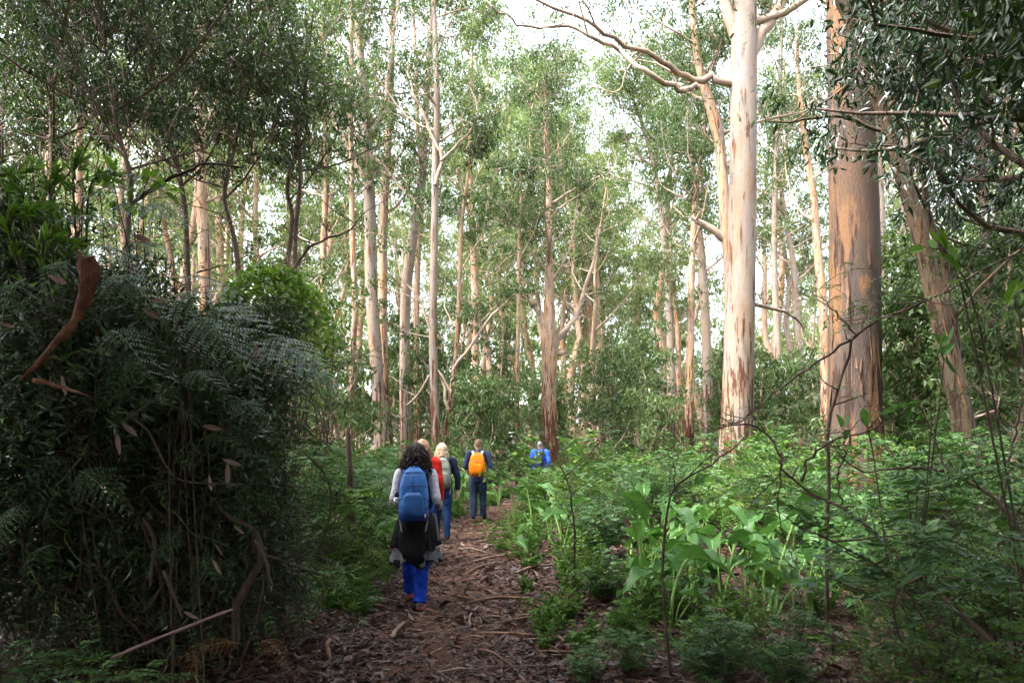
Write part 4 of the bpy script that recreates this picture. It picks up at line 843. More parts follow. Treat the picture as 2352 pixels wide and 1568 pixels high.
# ---------------------------------------------------------------- the dark thicket at left
balls = [(-2.95, 4.6, 2.0, .95), (-2.35, 4.8, 2.0, .95), (-2.25, 5.05, 1.4, .62), (-2.12, 5.4, .85, .5), (-2.8, 5.1, .85, 1.0), (-2.35, 5.2, .6, .62), (-3.7, 4.6, 1.1, 1.0), (-2.15, 5.75, .5, .45), (-3.5, 5.4, 2.5, .85), (-3.9, 5.2, 3.1, .7)]
TL = ['leafy bush at the top left of the dark thicket', 'leafy bush under the arching bracken of the thicket', 'dense bush at the right shoulder of the thicket', 'low dense bush where the thicket meets the shrubs by the track', 'dark bush at the heart of the thicket', 'dark low bush near the foot of the thicket', 'dark bush at the left edge of the picture', 'dark low bush beside the bent branch stub', 'leafy bush rising behind the thicket at left', 'highest leafy bush at the left edge behind the thicket']
for (bx, by, bz, br), lab in zip(balls, TL):
    loc = (bx, by, 0); t = thing('thicket_bush', lab, 'shrub', loc, group='bushes of the dark thicket'); fo = MB(); st = MB(); wf = MB(); ctr = np.array([bx, by, bz]); low = bz < 1.2
    nsub = 26; sc_ = ctr + rdir(nsub) * (br * R.uniform(.35, 1.0, nsub))[:, None]; sr_ = br * R.uniform(.16, .38, nsub)      # uneven lobes with gaps between
    per_ = int((150 if low else 330) * br); i = np.repeat(np.arange(nsub), per_); c = sc_[i] + rdir(len(i)) * (sr_[i] * R.random(len(i)) ** .45)[:, None]; c = c[c[:, 2] > .05]; n = len(c)
    fo.leaves(c, nrm(R.normal(0, .8, (n, 3)) + [0, 0, .1]), R.uniform(.04, .10, n), R.uniform(.012, .028, n))
    n = int(2600 * br ** 2); c = ctr + [0, .15, 0] + rdir(n) * (br * .72 * R.random(n) ** .4)[:, None]; c = c[c[:, 2] > .05]; fo.leaves(c, rdir(len(c)), .11, .045)
    for j in range(int(95 * br)):                    # loose shoots standing out of the bush
        q = nrm(rdir(1)[0] + [0, -.15, .15]); st0 = ctr + q * br * R.uniform(.75, 1.0); Ls = R.uniform(.2, .75)
        if st0[2] < .1: continue
        pth = limb_path(st0, math.atan2(q[1], q[0]) + R.normal(0, .6), R.uniform(-.5, 1.2), Ls, 6, -.14, .28); st.tube(pth, np.linspace(.004, .0013, 6), 4, cap=False); kind_ = R.random()
        if kind_ < (.2 if low else .5):
            k = 22; i = R.integers(0, 6, k); fo.leaves(pth[i] + R.normal(0, .012, (k, 3)), nrm(R.normal(0, .8, (k, 3)) + q * .5), R.uniform(.05, .10, k), R.uniform(.012, .022, k))
        elif kind_ < (.5 if low else .8): wf.pinnate(pth[2:], nrm(R.normal(0, .7, (4, 3)) + q), UP + R.normal(0, .3, (4, 3)), .2, 7, .016, .036, .4)
    for j in range(5):
        e = ctr + rdir(1)[0] * br * .85; st.tube(smooth([(bx + R.normal(0, .3), by + .2 + R.normal(0, .2), 0), (bx + R.normal(0, .4), by + R.normal(0, .2), max(bz * .5, .2)), e], 8) + R.normal(0, .02, (8, 3)), np.linspace(.014, .004, 8), 5, cap=False)
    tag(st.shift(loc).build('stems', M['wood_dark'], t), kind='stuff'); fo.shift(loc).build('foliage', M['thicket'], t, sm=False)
    if wf.n: wf.shift(loc).build('feathery_sprays', M['wattle'], t, sm=False)
# dead twigs and twining vines all through it
mb = MB(); n = 5200; i = R.choice([0, 1, 2, 3, 4, 5, 6, 7], n, p=[.08, .1, .12, .12, .24, .14, .14, .06]); bb = np.array(balls)[i]; c = bb[:, :3] + rdir(n) * (bb[:, 3] * R.uniform(.5, 1.08, n))[:, None]; c[:, 2] = np.maximum(c[:, 2], .05)
mb.twigs(c, c + nrm(R.normal(0, 1, (n, 3)) * [1, .6, 1] + [0, 0, -.3]) * R.uniform(.1, .5, n)[:, None], R.uniform(.0015, .005, n))
tag(mb.build('dead_twig_tangle', M['dead_dark']), 'tangle of fine dead twigs inside the dark thicket', 'twigs', kind='stuff')
mb = MB(); vr = np.random.default_rng(3)
for j in range(230):
    bx, by, bz, br = balls[int(vr.integers(len(balls)))]; q = nrm(vr.normal(size=3) * [1, .8, 1] + [.1, -.8, .1]); p = np.array([bx, by, bz]) + q * br * vr.uniform(.95, 1.12)
    v = nrm(vr.normal(size=3) + [0, 0, -.5]); pts = [p]; 
    for k in range(14):
        v = nrm(v + vr.normal(0, .38, 3) + [0, 0, -.07]); pts.append(pts[-1] + v * vr.uniform(.05, .10)); 
        if pts[-1][2] < .05: break
    if len(pts) > 4: mb.tube(smooth(pts, len(pts) * 2), vr.uniform(.0011, .0022), 4, cap=False)
tag(mb.build('vine_tangle', M['vine']), 'thin pale green twining vines draped over the dark thicket', 'vines', kind='stuff')
# caught dead leaves
dls = [(258, 520, 3.7, .9), (330, 548, 3.7, .3), (135, 640, 3.5, .4), (20, 745, 3.4, .2), (590, 805, 3.4, 1.5), (365, 690, 3.6, .1), (350, 720, 3.6, .5), (150, 885, 3.5, 1.3), (485, 1110, 4.0, 1.4), (525, 1090, 4.0, 1.5), (490, 980, 4.0, .2), (535, 1060, 4.1, .3), (700, 1115, 4.6, 1.4), (275, 1020, 3.7, 1.4), (505, 1260, 4.1, .9), (440, 1410, 4.0, .4), (455, 1560, 3.9, 1.2), (500, 1300, 4.1, 1.), (1797, 1052, 4.6, 1.5), (1440, 1200, 5.5, 1.1), (550, 1215, 4.2, .6), (300, 985, 3.8, .7)]
for j, (px, py, d, an) in enumerate(dls):
    mbl = MB(); L = R.uniform(.075, .12); c = P(px, py, d); nu = 6; u = np.linspace(0, 1, nu); hw = .5 * L * .34 * np.sin(np.pi * (u * .9 + .06)) ** .8
    ax = np.array([math.cos(an), -.1, -math.sin(an)]); sd = nrm(np.array([math.sin(an), -.5, math.cos(an)]) + R.normal(0, .2, 3)); nn = np.cross(ax, sd)
    v = []
    for k in range(nu):
        o_ = ax * (u[k] - .5) * L + nn * .22 * L * (u[k] - .5) ** 2
        v += [c + o_ - sd * hw[k] + nn * hw[k] * .5, c + o_, c + o_ + sd * hw[k] + nn * hw[k] * .5]
    ii = np.arange(nu - 1)[:, None] * 3 + np.arange(2); mbl.add(np.array(v), np.stack([ii, ii + 1, ii + 4, ii + 3], -1).reshape(-1, 4))
    o = mbl.shift(c).build('dead_leaf', M['dead_leaf'], loc=c)
    right = px > 1000
    tag(o, 'pale dead leaf hanging on the bare branch at right' if px > 1700 else 'pale dead leaf caught among the arum lilies' if right else 'pinkish brown dead gum leaf caught in the thicket', 'leaf', None if right else 'dead leaves caught in the thicket')

# bark, sticks and branches in and below the thicket
def stick(name, label, pts, r0, r1, mat='dead_dark', group=None, cat='stick', sides=7, n=12, jit=.08):
    p = smooth(np.array(pts), n); c = p[0].copy(); mbk = MB(); rd = np.linspace(r0, r1, n); rd[-1] *= .45; rd[0] *= .6; p[1:-1] += R.normal(0, .10 * r0, (n - 2, 3)); mbk.tube(p, rd, sides, jitter=jit)
    return tag(mbk.shift(c).build(name, M[mat], loc=c), label, cat, group)
M['slab'] = plain('bark_slab', [(.3, (.07, .026, .014)), (.55, (.15, .062, .032)), (.8, (.26, .14, .075))], 14, .85, .8, 40, bdist=.012)  # peeling bark in a darker tone, thicket shade put into the colour
bk = thing('peeled_bark', 'peeled slab of orange brown bark hanging in the thicket', 'bark', P(185, 700, 3.4)); b0 = P(185, 700, 3.4); mbk = MB()
p = smooth(PL([(188, 588), (193, 630), (188, 668), (184, 700)], 3.4), 9); hw = np.array([.046, .047, .047, .046, .043, .038, .036, .03, .022])
vv = []
for k in range(9):
    for u in np.linspace(-1, 1, 7): vv.append(p[k] + np.array([u * hw[k] * (1 + .10 * R.normal() * (abs(u) > .9)), .035 * u * u + .005 * R.normal(), (.016 * R.normal() if k == 0 else .0)]))
g_ = np.array(vv).reshape(9, 7, 3); v, q = grid(g_[..., 0], g_[..., 1], g_[..., 2]); mbk.add(v, q); mbk.add(v + [0, .012, 0], q[:, ::-1]); mbk.shift(b0).build('bark_slab', M['slab'], bk)
mbk = MB(); pr = smooth(PL([(186, 680), (168, 735), (130, 778), (95, 822), (42, 875)], 3.42), 18); tr_ = nrm(np.gradient(pr, axis=0)); sv = nrm(np.cross(tr_, [0, -1., 0])); vv = []
for k in range(18):
    w_ = np.interp(k, [0, 4, 12, 17], [.030, .024, .016, .007]) * (1 + .12 * R.normal())
    for a_ in np.linspace(-2.1, 2.1, 7): vv.append(pr[k] + sv[k] * math.sin(a_) * w_ + np.array([0, 1., 0]) * (1 - math.cos(a_)) * w_ * .7 + R.normal(0, .0015, 3))
g_ = np.array(vv).reshape(18, 7, 3); v, q = grid(g_[..., 0], g_[..., 1], g_[..., 2]); mbk.add(v, q); mbk.shift(b0).build('bark_roll', M['slab'], bk)
stick('broken_stick', 'short orange splintered stick at the left edge of the thicket', PL([(75, 872), (130, 885), (205, 910)], 3.4), .016, .005, 'flake')
M['purple_stem'] = plain('purple_stem', [(.3, (.16, .08, .08)), (.7, (.27, .15, .15))], 8, .5, .2, 40, stretch=(1, 1, 1))
stick('broken_stick', 'straight purplish broken stick slanting up at bottom left', PL([(255, 1510, 3.3), (400, 1450, 3.6), (535, 1398, 3.9)], 3.6), .007, .009, 'purple_stem')
stick('dead_branch', 'thick dead branch rising out of the ground inside the thicket', PL([(545, 1480, 4.6), (540, 1400, 4.6), (575, 1330, 4.5), (600, 1280, 4.5), (585, 1220, 4.5), (520, 1180, 4.5), (470, 1120, 4.7)], 4.5), .030, .013, cat='branch', n=22)
stick('dead_branch', 'bent dead branch stub pointing down into the thicket', PL([(585, 1240, 4.4), (610, 1290, 4.3), (618, 1330, 4.3), (628, 1345, 4.3)], 4.3), .016, .008, cat='branch')
stick('dead_branch', 'long dead branch poking out of the thicket towards the track', PL([(590, 1270, 4.7), (640, 1285, 4.9), (700, 1305, 5.2), (745, 1322, 5.4)], 5), .017, .010, cat='branch')
stick('dead_branch', 'dark dead branch slanting behind the vines in the thicket', PL([(330, 1190, 4.3), (355, 1240, 4.2), (350, 1290, 4.2), (345, 1345, 4.2)], 4.2), .013, .009, cat='branch')
stick('dead_branch', 'dark dead stick leaning low in the thicket', PL([(375, 1310, 4.1), (400, 1370, 4.1), (420, 1420, 4.1)], 4.1), .012, .008, cat='branch')
stick('dead_branch', 'thin twisting bare twig at the thicket edge', PL([(700, 1040, 5), (740, 1080, 5), (760, 1130, 5), (755, 1200, 5), (735, 1260, 5), (745, 1300, 5), (742, 1390, 5), (770, 1440, 5)], 5), .009, .004, cat='branch', n=26)
stick('dead_branch', 'thin bare branch curving across the vines of the thicket', PL([(290, 950, 3.8), (340, 990, 3.8), (375, 1060, 3.8), (410, 1100, 3.8), (470, 1110, 3.9), (560, 1112, 4)], 3.8), .007, .004, cat='branch', n=22)
stick('dead_branch', 'thin dark branch arching high above the thicket', PL([(300, 470, 6), (380, 415, 6), (440, 390, 6), (470, 375, 6), (560, 385, 6)], 6), .022, .008, 'bark_dark', cat='branch', n=20)
stick('dead_stump', 'thin dark dead stump standing among shrubs left of the track', PL([(806, 1225, 7.5), (806, 1130, 7.5), (804, 1060, 7.5), (800, 980, 7.5)], 7.5), .045, .028, 'bark_dark', cat='stump')
# sticks lying on the track
SG = 'fallen sticks on the track'
sticks = [((700, 1370), (915, 1392), .022), ((1075, 1395), (1230, 1388), .022), ((1080, 1300), (1170, 1280), .020), ((860, 1400), (905, 1410), .015), ((1090, 1250), (1180, 1235), .018), ((1060, 1330), (1130, 1300), .014), ((900, 1480), (930, 1440), .022), ((760, 1530), (775, 1470), .022), ((1170, 1330), (1290, 1310), .016), ((1150, 1440), (1300, 1425), .015), ((1080, 1450), (1100, 1400), .014), ((980, 1520), (1040, 1500), .010), ((1120, 1215), (1190, 1205), .018), ((1060, 1208), (1110, 1200), .02), ((1200, 1480), (1380, 1470), .014), ((1290, 1530), (1390, 1500), .012), ((830, 1300), (790, 1330), .016), ((1100, 1500), (1180, 1540), .010), ((1130, 1160), (1200, 1150), .025), ((1040, 1290), (1110, 1275), .014), ((880, 1350), (830, 1370), .012), ((1200, 1390), (1250, 1420), .012), ((1000, 1560), (1100, 1550), .012), ((1350, 1390), (1500, 1370), .018), ((1430, 1420), (1560, 1440), .016), ((1600, 1440), (1730, 1400), .018), ((1700, 1500), (1800, 1480), .016)]
for j in range(24):
    yy = 4.9 + 11 * ur.random() ** 1.2; xx = path_x(yy) + ur.normal(0, .75); pyy = HY + EYE * FPX / yy; pxx = CX + xx / yy * FPX; an = ur.normal(0, .7); ln = ur.uniform(.15, .8) * FPX / yy
    sticks.append(((pxx, pyy), (pxx + ln * math.cos(an), pyy + ln * math.sin(an) * .22), ur.uniform(.005, .015)))
for j, (a, b, r) in enumerate(sticks):
    def gp(q):
        dd = EYE * FPX / (q[1] - HY); x = (q[0] - CX) / FPX * dd; return np.array([x, dd, float(hgt(x, dd)) + r + .03])
    A, B = gp(a), gp(b); mid = (A + B) / 2 + R.normal(0, .07, 3) * [1, 1, .3] * np.linalg.norm(B - A)
    dist_ = 'near the bottom edge' if A[1] < 6 else 'beside the nearest walker' if A[1] < 8.5 else 'ahead of the nearest walker' if A[1] < 12 else 'near the orange pack'; thick = 'thick' if r > .015 else 'thin'
    off_ = 'left side of the track' if A[0] < path_x(A[1]) - .25 else 'middle of the track' if A[0] < path_x(A[1]) + .45 else 'right verge of the track'
    stick('fallen_stick', f'{thick} brown stick on the {off_}, {dist_}', [A, mid + [0, 0, .02], B], r, r * .65, ['dead_wood', 'stick'][j % 2], SG, n=8, sides=6)

# ---------------------------------------------------------------- creeper covered bush beyond the thicket, lime sprays
def creeper(label, px, py, d, rx, rz_, n, leaf='bramble'):
    c = P(px, py, d); loc = (c[0], c[1], 0); t = thing('creeper_bush', label, 'shrub', loc); fo = MB(); st = MB()
    u = rdir(n); u[:, 2] = np.abs(u[:, 2]) * np.where(R.random(n) < .75, 1, -1); p = c + u * np.array([rx, rx * .8, rz_]) * R.uniform(.75, 1.05, (n, 1))
    fo.blades(p, nrm(R.normal(0, .7, (n, 3)) + u * .5 + [0, 0, -.3]), R.uniform(.05, .085, n), R.uniform(.045, .07, n), bend=.12)
    for j in range(26):
        e = c + rdir(1)[0] * [rx, rx, rz_]; st.tube(smooth([(c[0] + R.normal(0, .2), c[1] + R.normal(0, .2), 0), (c[0] + R.normal(0, .3), c[1], c[2] * .6), e], 8), np.linspace(.014, .004, 8), 5, cap=False)
    st.shift(loc).build('stems', M['wood_dark'], t); fo.shift(loc).build('foliage', M[leaf], t, sm=False)
creeper('bush smothered in yellow green creeper beyond the thicket', 620, 720, 8.0, .55, .55, 1500)
creeper('low bush with creeper between the thicket and the paired trunks', 690, 800, 9.5, .5, .9, 1000)
def spray(name, label, base, tips, leaf, L, Wd, n, d, wood='wood_dark', cat='shrub', r=.012, kind='blades', g=None):
    b = np.array(base, float); t = thing(name, label, cat, (b[0], b[1], max(0., b[2])), group=g); st = MB(); fo = MB()
    loc = np.array([b[0], b[1], max(0., b[2])])
    for tp_ in tips:
        pts = smooth([b] + [P(*q) for q in tp_], 14); st.tube(pts, np.linspace(r, r * .25, 14), 5, cap=False)
        i = R.integers(5, 14, n); p = pts[i] + R.normal(0, .015, (n, 3)); tg = nrm(np.gradient(pts, axis=0))[i]
        if kind == 'pin': fo.pinnate(p, nrm(tg * .4 + R.normal(0, .8, (n, 3)) * [1, 1, .35]), UP + R.normal(0, .25, (n, 3)), L * R.uniform(.6, 1.2, n), 8, Wd, Wd * 2.5, .3)
        else: fo.blades(p, nrm(tg + R.normal(0, .55, (n, 3)) + [0, 0, .05]), L * R.uniform(.6, 1.2, n), Wd, side=nrm(np.cross(tg, UP) + R.normal(0, .4, (n, 3))), bend=.15)
    st.shift(loc).build('stems', M[wood], t); fo.shift(loc).build('foliage', M[leaf], t, sm=False)
    return t
spray('willowy_shrub', 'lime green narrow leaved shrub above the thicket at far left', (-3.0, 4.9, 1.5), [[(60, 520, 4.8), (40, 430, 4.8)], [(120, 500, 4.7), (130, 400, 4.7)], [(170, 470, 4.7), (180, 365, 4.7)], [(60, 470, 4.6), (-20, 400, 4.6)], [(150, 560, 4.5), (110, 470, 4.5)], [(200, 480, 4.8), (260, 400, 4.8)], [(30, 560, 4.3), (60, 480, 4.3)], [(100, 600, 4.2), (160, 560, 4.2)], [(20, 480, 5.0), (80, 380, 5.0)]], 'lime', .11, .022, 60, 4.7)
spray('broad_leaf_sprig', 'bright broad leaves above the arching bracken', (-2.6, 4.9, 2.4), [[(300, 430, 4.5), (360, 415, 4.5)], [(260, 420, 4.5), (250, 405, 4.5)], [(330, 440, 4.4), (390, 440, 4.4)]], 'lime', .11, .06, 7, 4.5, r=.005)
spray('lime_sapling', 'bright lime leaves lit at the right edge above the branch', (2.9, 3.7, .2), [[(2260, 800, 3.7), (2190, 600, 3.6), (2120, 565, 3.6)], [(2230, 760, 3.7), (2200, 640, 3.6), (2190, 610, 3.6)], [(2350, 800, 3.5), (2330, 700, 3.5), (2352, 660, 3.5)]], 'lime', .13, .065, 4, 3.6, r=.007)
spray('lime_sapling', 'thin sapling with a few wide green leaves right of the massive trunk', (2.35, 4.1, .1), [[(2160, 900, 4.1), (2165, 820, 4.1), (2150, 760, 4.0)], [(2140, 950, 4.1), (2080, 940, 4.1), (2050, 930, 4.1)], [(2000, 1010, 4.3), (1950, 990, 4.3), (1930, 980, 4.3)]], 'arum', .14, .06, 5, 4, r=.006)

# ---------------------------------------------------------------- saplings and branches in the right foreground
def sapling(name, label, stems, leafn, d, r, L=.2, Wd=.013, cat='sapling', leafy=True):
    b = P(*stems[0][0]); loc = np.array([b[0], b[1], float(hgt(b[0], b[1]))]); t = thing(name, label, cat, loc); fo = MB()
    for j, s_ in enumerate(stems):
        pts = smooth([P(*q) for q in s_[:-1]], 18); rr = s_[-1]
        if j == 0: pts = np.vstack([[pts[0][0], pts[0][1], float(hgt(pts[0][0], pts[0][1])) - .03], pts]) if pts[0][2] > .02 else pts
        pts[1:-1] += R.normal(0, .006, (len(pts) - 2, 3)); st = MB(); st.tube(pts, np.linspace(rr, rr * .35, len(pts)) * .78, 6, cap=False)
        tw = MB()
        for k in range(6):
            i = int(R.integers(4, len(pts))); q = limb_path(pts[i], R.random() * 6.283, R.uniform(-.1, .9), .32, 5, .02, .3); st.tube(q, np.linspace(rr * .35, .0015, 5), 4, cap=False)
            if leafy:
                n = leafn; ii = R.integers(1, 5, n); a = R.random(n) * 6.283
                fo.pinnate(q[ii], np.stack([np.cos(a), np.sin(a), R.normal(.15, .25, n)], 1), UP + R.normal(0, .25, (n, 3)), L * R.uniform(.6, 1.2, n), 7, Wd, Wd * 2.4, .3)
        st.shift(loc).build('stem', M['wood_dark'], t)
    if leafy: fo.shift(loc).build('foliage', M['wattle'], t, sm=False)
    return t
sapling('sapling', 'thin forked sapling standing right of the track beside the lilies', [[(1322, 1330, 7.2), (1319, 1211, 7.1), (1306, 1120, 7), (1298, 1092, 7), (1270, 1040, 7), (1249, 998, 7), .017], [(1298, 1092, 7), (1342, 1055, 7), (1380, 1010, 7), (1412, 965, 7), .010], [(1318, 1245, 7), (1380, 1200, 7), (1460, 1165, 7.1), .009], [(1319, 1211, 7), (1296, 1170, 6.9), (1280, 1150, 6.8), .008]], 3, 7, .017)
sapling('sapling', 'slim forked sapling rising from the bottom edge before the lilies', [[(1542, 1565, 4.8), (1527, 1409, 4.8), (1526, 1216, 4.8), (1550, 1123, 4.8), (1618, 1076, 4.8), (1680, 1034, 4.9), (1720, 990, 5), .015], [(1550, 1123, 4.8), (1545, 1066, 4.8), (1530, 1030, 4.8), .007], [(1526, 1216, 4.8), (1490, 1160, 4.8), (1470, 1110, 4.8), .006], [(1535, 1480, 4.8), (1640, 1500, 4.6), (1760, 1560, 4.4), .007]], 3, 4.8, .013)
sapling('bare_branch_shrub', 'dark arching bare branches in the right foreground', [[(2300, 1500, 3.6), (2200, 1400, 3.8), (2055, 1271, 4.2), (1987, 1206, 4.3), (1930, 1162, 4.4), (1867, 1133, 4.5), (1792, 1076, 4.5), .026], [(1792, 1076, 4.5), (1789, 1037, 4.5), (1743, 985, 4.6), (1685, 975, 4.6), (1618, 995, 4.7), .013], [(1841, 1105, 4.5), (1857, 1055, 4.5), (1909, 1014, 4.4), (1982, 993, 4.3), (2070, 962, 4.2), .014], [(1930, 1162, 4.4), (1925, 1090, 4.4), (1940, 1040, 4.4), (1900, 1000, 4.4), .009], [(1792, 1076, 4.5), (1790, 1180, 4.5), (1810, 1260, 4.5), (1850, 1330, 4.5), .007], [(1792, 1090, 4.5), (1730, 1150, 4.5), (1720, 1180, 4.5), .006]], 1, 4.5, .02)
sapling('wattle_sapling', 'dark forked wattle branch crossing in front of the massive trunk', [[(1900, 1240, 5.2), (1903, 988, 5.2), (1915, 924, 5.2), (1943, 836, 5.2), (1967, 768, 5.1), (2059, 720, 5), (2171, 668, 4.9), (2291, 604, 4.8), (2380, 560, 4.7), .019], [(1967, 768, 5.1), (1863, 840, 5.3), (1755, 920, 5.5), (1700, 970, 5.6), .015], [(1967, 768, 5.1), (1935, 735, 5.1), (1907, 704, 5.1), (1870, 660, 5.1), .009], [(2059, 720, 5), (2120, 690, 5), (2200, 700, 4.9), (2300, 670, 4.8), .009], [(2171, 668, 4.9), (2230, 600, 4.9), (2280, 530, 4.8), .008], [(1967, 768, 5.1), (2010, 690, 5.1), (2040, 660, 5), .006]], 4, 5, .02, .17, .012)
sapling('wattle_sapling', 'dim wattle branch low at the right edge', [[(2420, 1330, 3.9), (2300, 1160, 4.1), (2180, 1085, 4.3), (2060, 1075, 4.4), (1985, 1085, 4.5), .02], [(2300, 1160, 4.1), (2330, 1000, 4.2), (2352, 900, 4.2), .012], [(2180, 1085, 4.3), (2150, 1000, 4.4), (2160, 930, 4.4), .009]], 4, 4, .02, .2, .014)
# dense feathery bushes of the dark right corner
RL = ['dense feathery bush at the bottom right corner', 'feathery bush left of the corner bush, below the arching branch', 'feathery bush at the right edge below the dim branch', 'pale tipped feathery bush at the bottom between lilies and corner', 'small feathery bush at the bottom edge right of the sapling', 'feathery bush behind the arching branch at right', 'feathery bush at the right edge beyond the corner', 'feathery bush right of the lilies', 'small feathery seedling by the track at the bottom', 'tiny feathery seedling nearer the track edge']
for (px, d, k, sc), lab in zip([(2280, 3.5, 0, .95), (2130, 3.8, 1, .75), (2330, 4.6, 2, .9), (1820, 4.35, 3, .72), (1640, 4.6, 3, .55), (2200, 4.9, 1, .9), (2240, 5.6, 2, .85), (2120, 6.6, 1, .8), (1440, 4.9, 3, .42), (1350, 4.7, 3, .34)], RL):
    x = (px - CX) / FPX * d; put(wat, 'w', k, G(x, d), ur.uniform(0, 6.28), sc, lab, 'feathery bushes of the right foreground')
for (px, d, k, sc) in [(2150, 7.5, 2, .95), (2300, 7, 0, 1.1), (2200, 9, 2, 1.05), (2050, 8.2, 0, .95), (1900, 9.0, 0, .85), (2350, 9.5, 2, 1.1)]:
    x = (px - CX) / FPX * d; put(wat, 'w', k, G(x, d), ur.uniform(0, 6.28), sc)
# overhanging gum at the right edge
pxtree('marri_tree', 'shaded gum overhanging the top right corner', None, [(2560, 1300), (2540, 900), (2500, 500), (2440, 200), (2380, 0), (2330, -200)], 7.5, [80, 70, 60, 50, 40, 20], n_limbs=20, lo=.4, limb_len=3.0, leaf='marri', bark='bark_dark', limbm='bark_dark',
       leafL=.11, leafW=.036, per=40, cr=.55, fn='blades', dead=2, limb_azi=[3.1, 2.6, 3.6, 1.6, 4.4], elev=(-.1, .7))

# ---------------------------------------------------------------- walkers
def fabric(name, col, rough=.85, bump=.35, sc=9, var=.25, spec=.08, bdist=.03):
    c = np.array(col); return plain(name, [(.3, tuple(c * (1 - var))), (.7, tuple(np.minimum(c * (1 + var), 1)))], 14, rough, bump, sc, spec, bdist=bdist)
def remesh(mb, vox, mats, it=3):
    o = mb.build('tmp', mats); m_ = o.modifiers.new('r', 'REMESH'); m_.mode = 'VOXEL'; m_.voxel_size = vox; m_.use_smooth_shade = True
    s_ = o.modifiers.new('s', 'SMOOTH'); s_.iterations = it; s_.factor = .5
    dg = bpy.context.evaluated_depsgraph_get(); me = bpy.data.meshes.new_from_object(o.evaluated_get(dg)); old = o.data
    bpy.data.objects.remove(o); bpy.data.meshes.remove(old); return me
def ell(mb, c, r, nu=14, nv=10, m=0):
    a = np.linspace(-np.pi / 2, np.pi / 2, nv); p = np.zeros((nv, 3)) + c; p[:, 2] = c[2] + r[2] * np.sin(a)
    mb.tube(p, np.column_stack([r[0] * np.cos(a) + 1e-4, r[1] * np.cos(a) + 1e-4]), nu, m=m, refx=(1, 0, 0))
XR = (1, 0, 0)
def limb(mb, pts, rad, n=14, sides=14, ripple=0., rr=None):
    q = smooth(np.column_stack([np.array(pts, float), rad]), n); r = q[:, 3]
    if ripple: r = r * (1 + ripple * np.sin(np.linspace(0, 26, n)) * np.linspace(.3, 1, n))
    mb.tube(q[:, :3], r, sides, jitter=ripple * .5)
def hand(mb, w, dr, palm_n, s=1., curl=.5):
    dr = nrm(dr); n = nrm(np.asarray(palm_n) - dr * (np.asarray(palm_n) @ dr)); sd = np.cross(dr, n)
    mb.tube(smooth([w - dr * .02, w + dr * .045, w + dr * .085], 5), np.column_stack([[.026, .036, .04, .04, .036], [.02, .02, .019, .017, .015]]), 10, refx=sd)
    for k, (o, L) in enumerate([(-.028, .068), (-.010, .078), (.010, .074), (.027, .058)]):
        b = w + dr * .08 + sd * o; d1 = nrm(dr + n * curl * .5); d2 = nrm(dr + n * curl * 1.6)
        mb.tube(smooth([b, b + d1 * L * .5, b + d1 * L * .5 + d2 * L * .5], 6), np.linspace(.0105, .008, 6), 8)
    b = w + dr * .02 - sd * .03; mb.tube(smooth([b, b - sd * .03 + dr * .03 + n * .012, b - sd * .035 + dr * .065 + n * .03], 6), np.linspace(.0135, .009, 6), 8)
M['skin'] = plain('skin', [(.3, (.52, .30, .21)), (.7, (.60, .37, .27))], 6, .55, .05, 60)
M['eye'] = fabric('eye', (.05, .035, .03), .2, 0); M['lip'] = fabric('lip', (.40, .15, .13), .5, 0)
def body(t, J, s, vox=.009, head_tilt=(0, 0)):
    b = MB(); z = np.array
    b.tube(z([(0, 0, .86), (0, .0, .94), (0, .0, 1.06), (0, .01, 1.2), (0, 0, 1.34), (0, 0, 1.42), (0, .005, 1.47), (0, .012, 1.54)]) * s,
           z([(.135, .095), (.145, .105), (.12, .088), (.14, .10), (.155, .10), (.11, .07), (.052, .054), (.05, .052)]) * s, 16, refx=XR)
    for k in (0, 1):
        h, kn, an, to = J['leg'][k]; limb(b, z([h, (z(h) + kn) / 2, kn, (z(kn) + an) / 2 + [0, -.02, .03], an]) * s, z([.085, .072, .052, .05, .036]) * s)
        b.tube(smooth(z([z(an) + [0, -.05, -.04], z(an) + [0, .04, -.045], to]) * s, 6), np.column_stack([np.linspace(.034, .04, 6), np.linspace(.032, .018, 6)]) * s, 10, refx=XR)
        sh, el, wr, hd, pn, cu = J['arm'][k]; limb(b, z([sh, (z(sh) + el) / 2, el, (z(el) + wr) / 2, wr]) * s, z([.052, .046, .038, .036, .026]) * s); hand(b, z(wr) * s, z(hd), z(pn), curl=cu)
    hx, hy = head_tilt; hc = z((hx, .02 + hy, 1.585)) * s; ell(b, hc, z((.074, .094, .115)) * s); ell(b, hc + z((0, .03, -.05)) * s, z((.055, .065, .07)) * s)
    b.tube(z([(hx, .105 + hy, 1.60), (hx, .122 + hy, 1.57), (hx, .108 + hy, 1.56)]) * s, z([.010, .015, .012]) * s, 8)
    for sg in (-1, 1): ell(b, hc + z((sg * .076, -.005, -.01)) * s, z((.011, .02, .032)) * s)
    obj('body', remesh(b, vox, M['skin'], 2), t)
    for sg in (-1, 1): e = MB(); ell(e, hc + z((sg * .032, .088, .005)) * s, z((.013, .008, .008)) * s); e.build('eye', M['eye'], t)
    e = MB(); ell(e, hc + z((0, .088, -.062)) * s, z((.024, .01, .007)) * s); e.build('mouth', M['lip'], t)
    return hc
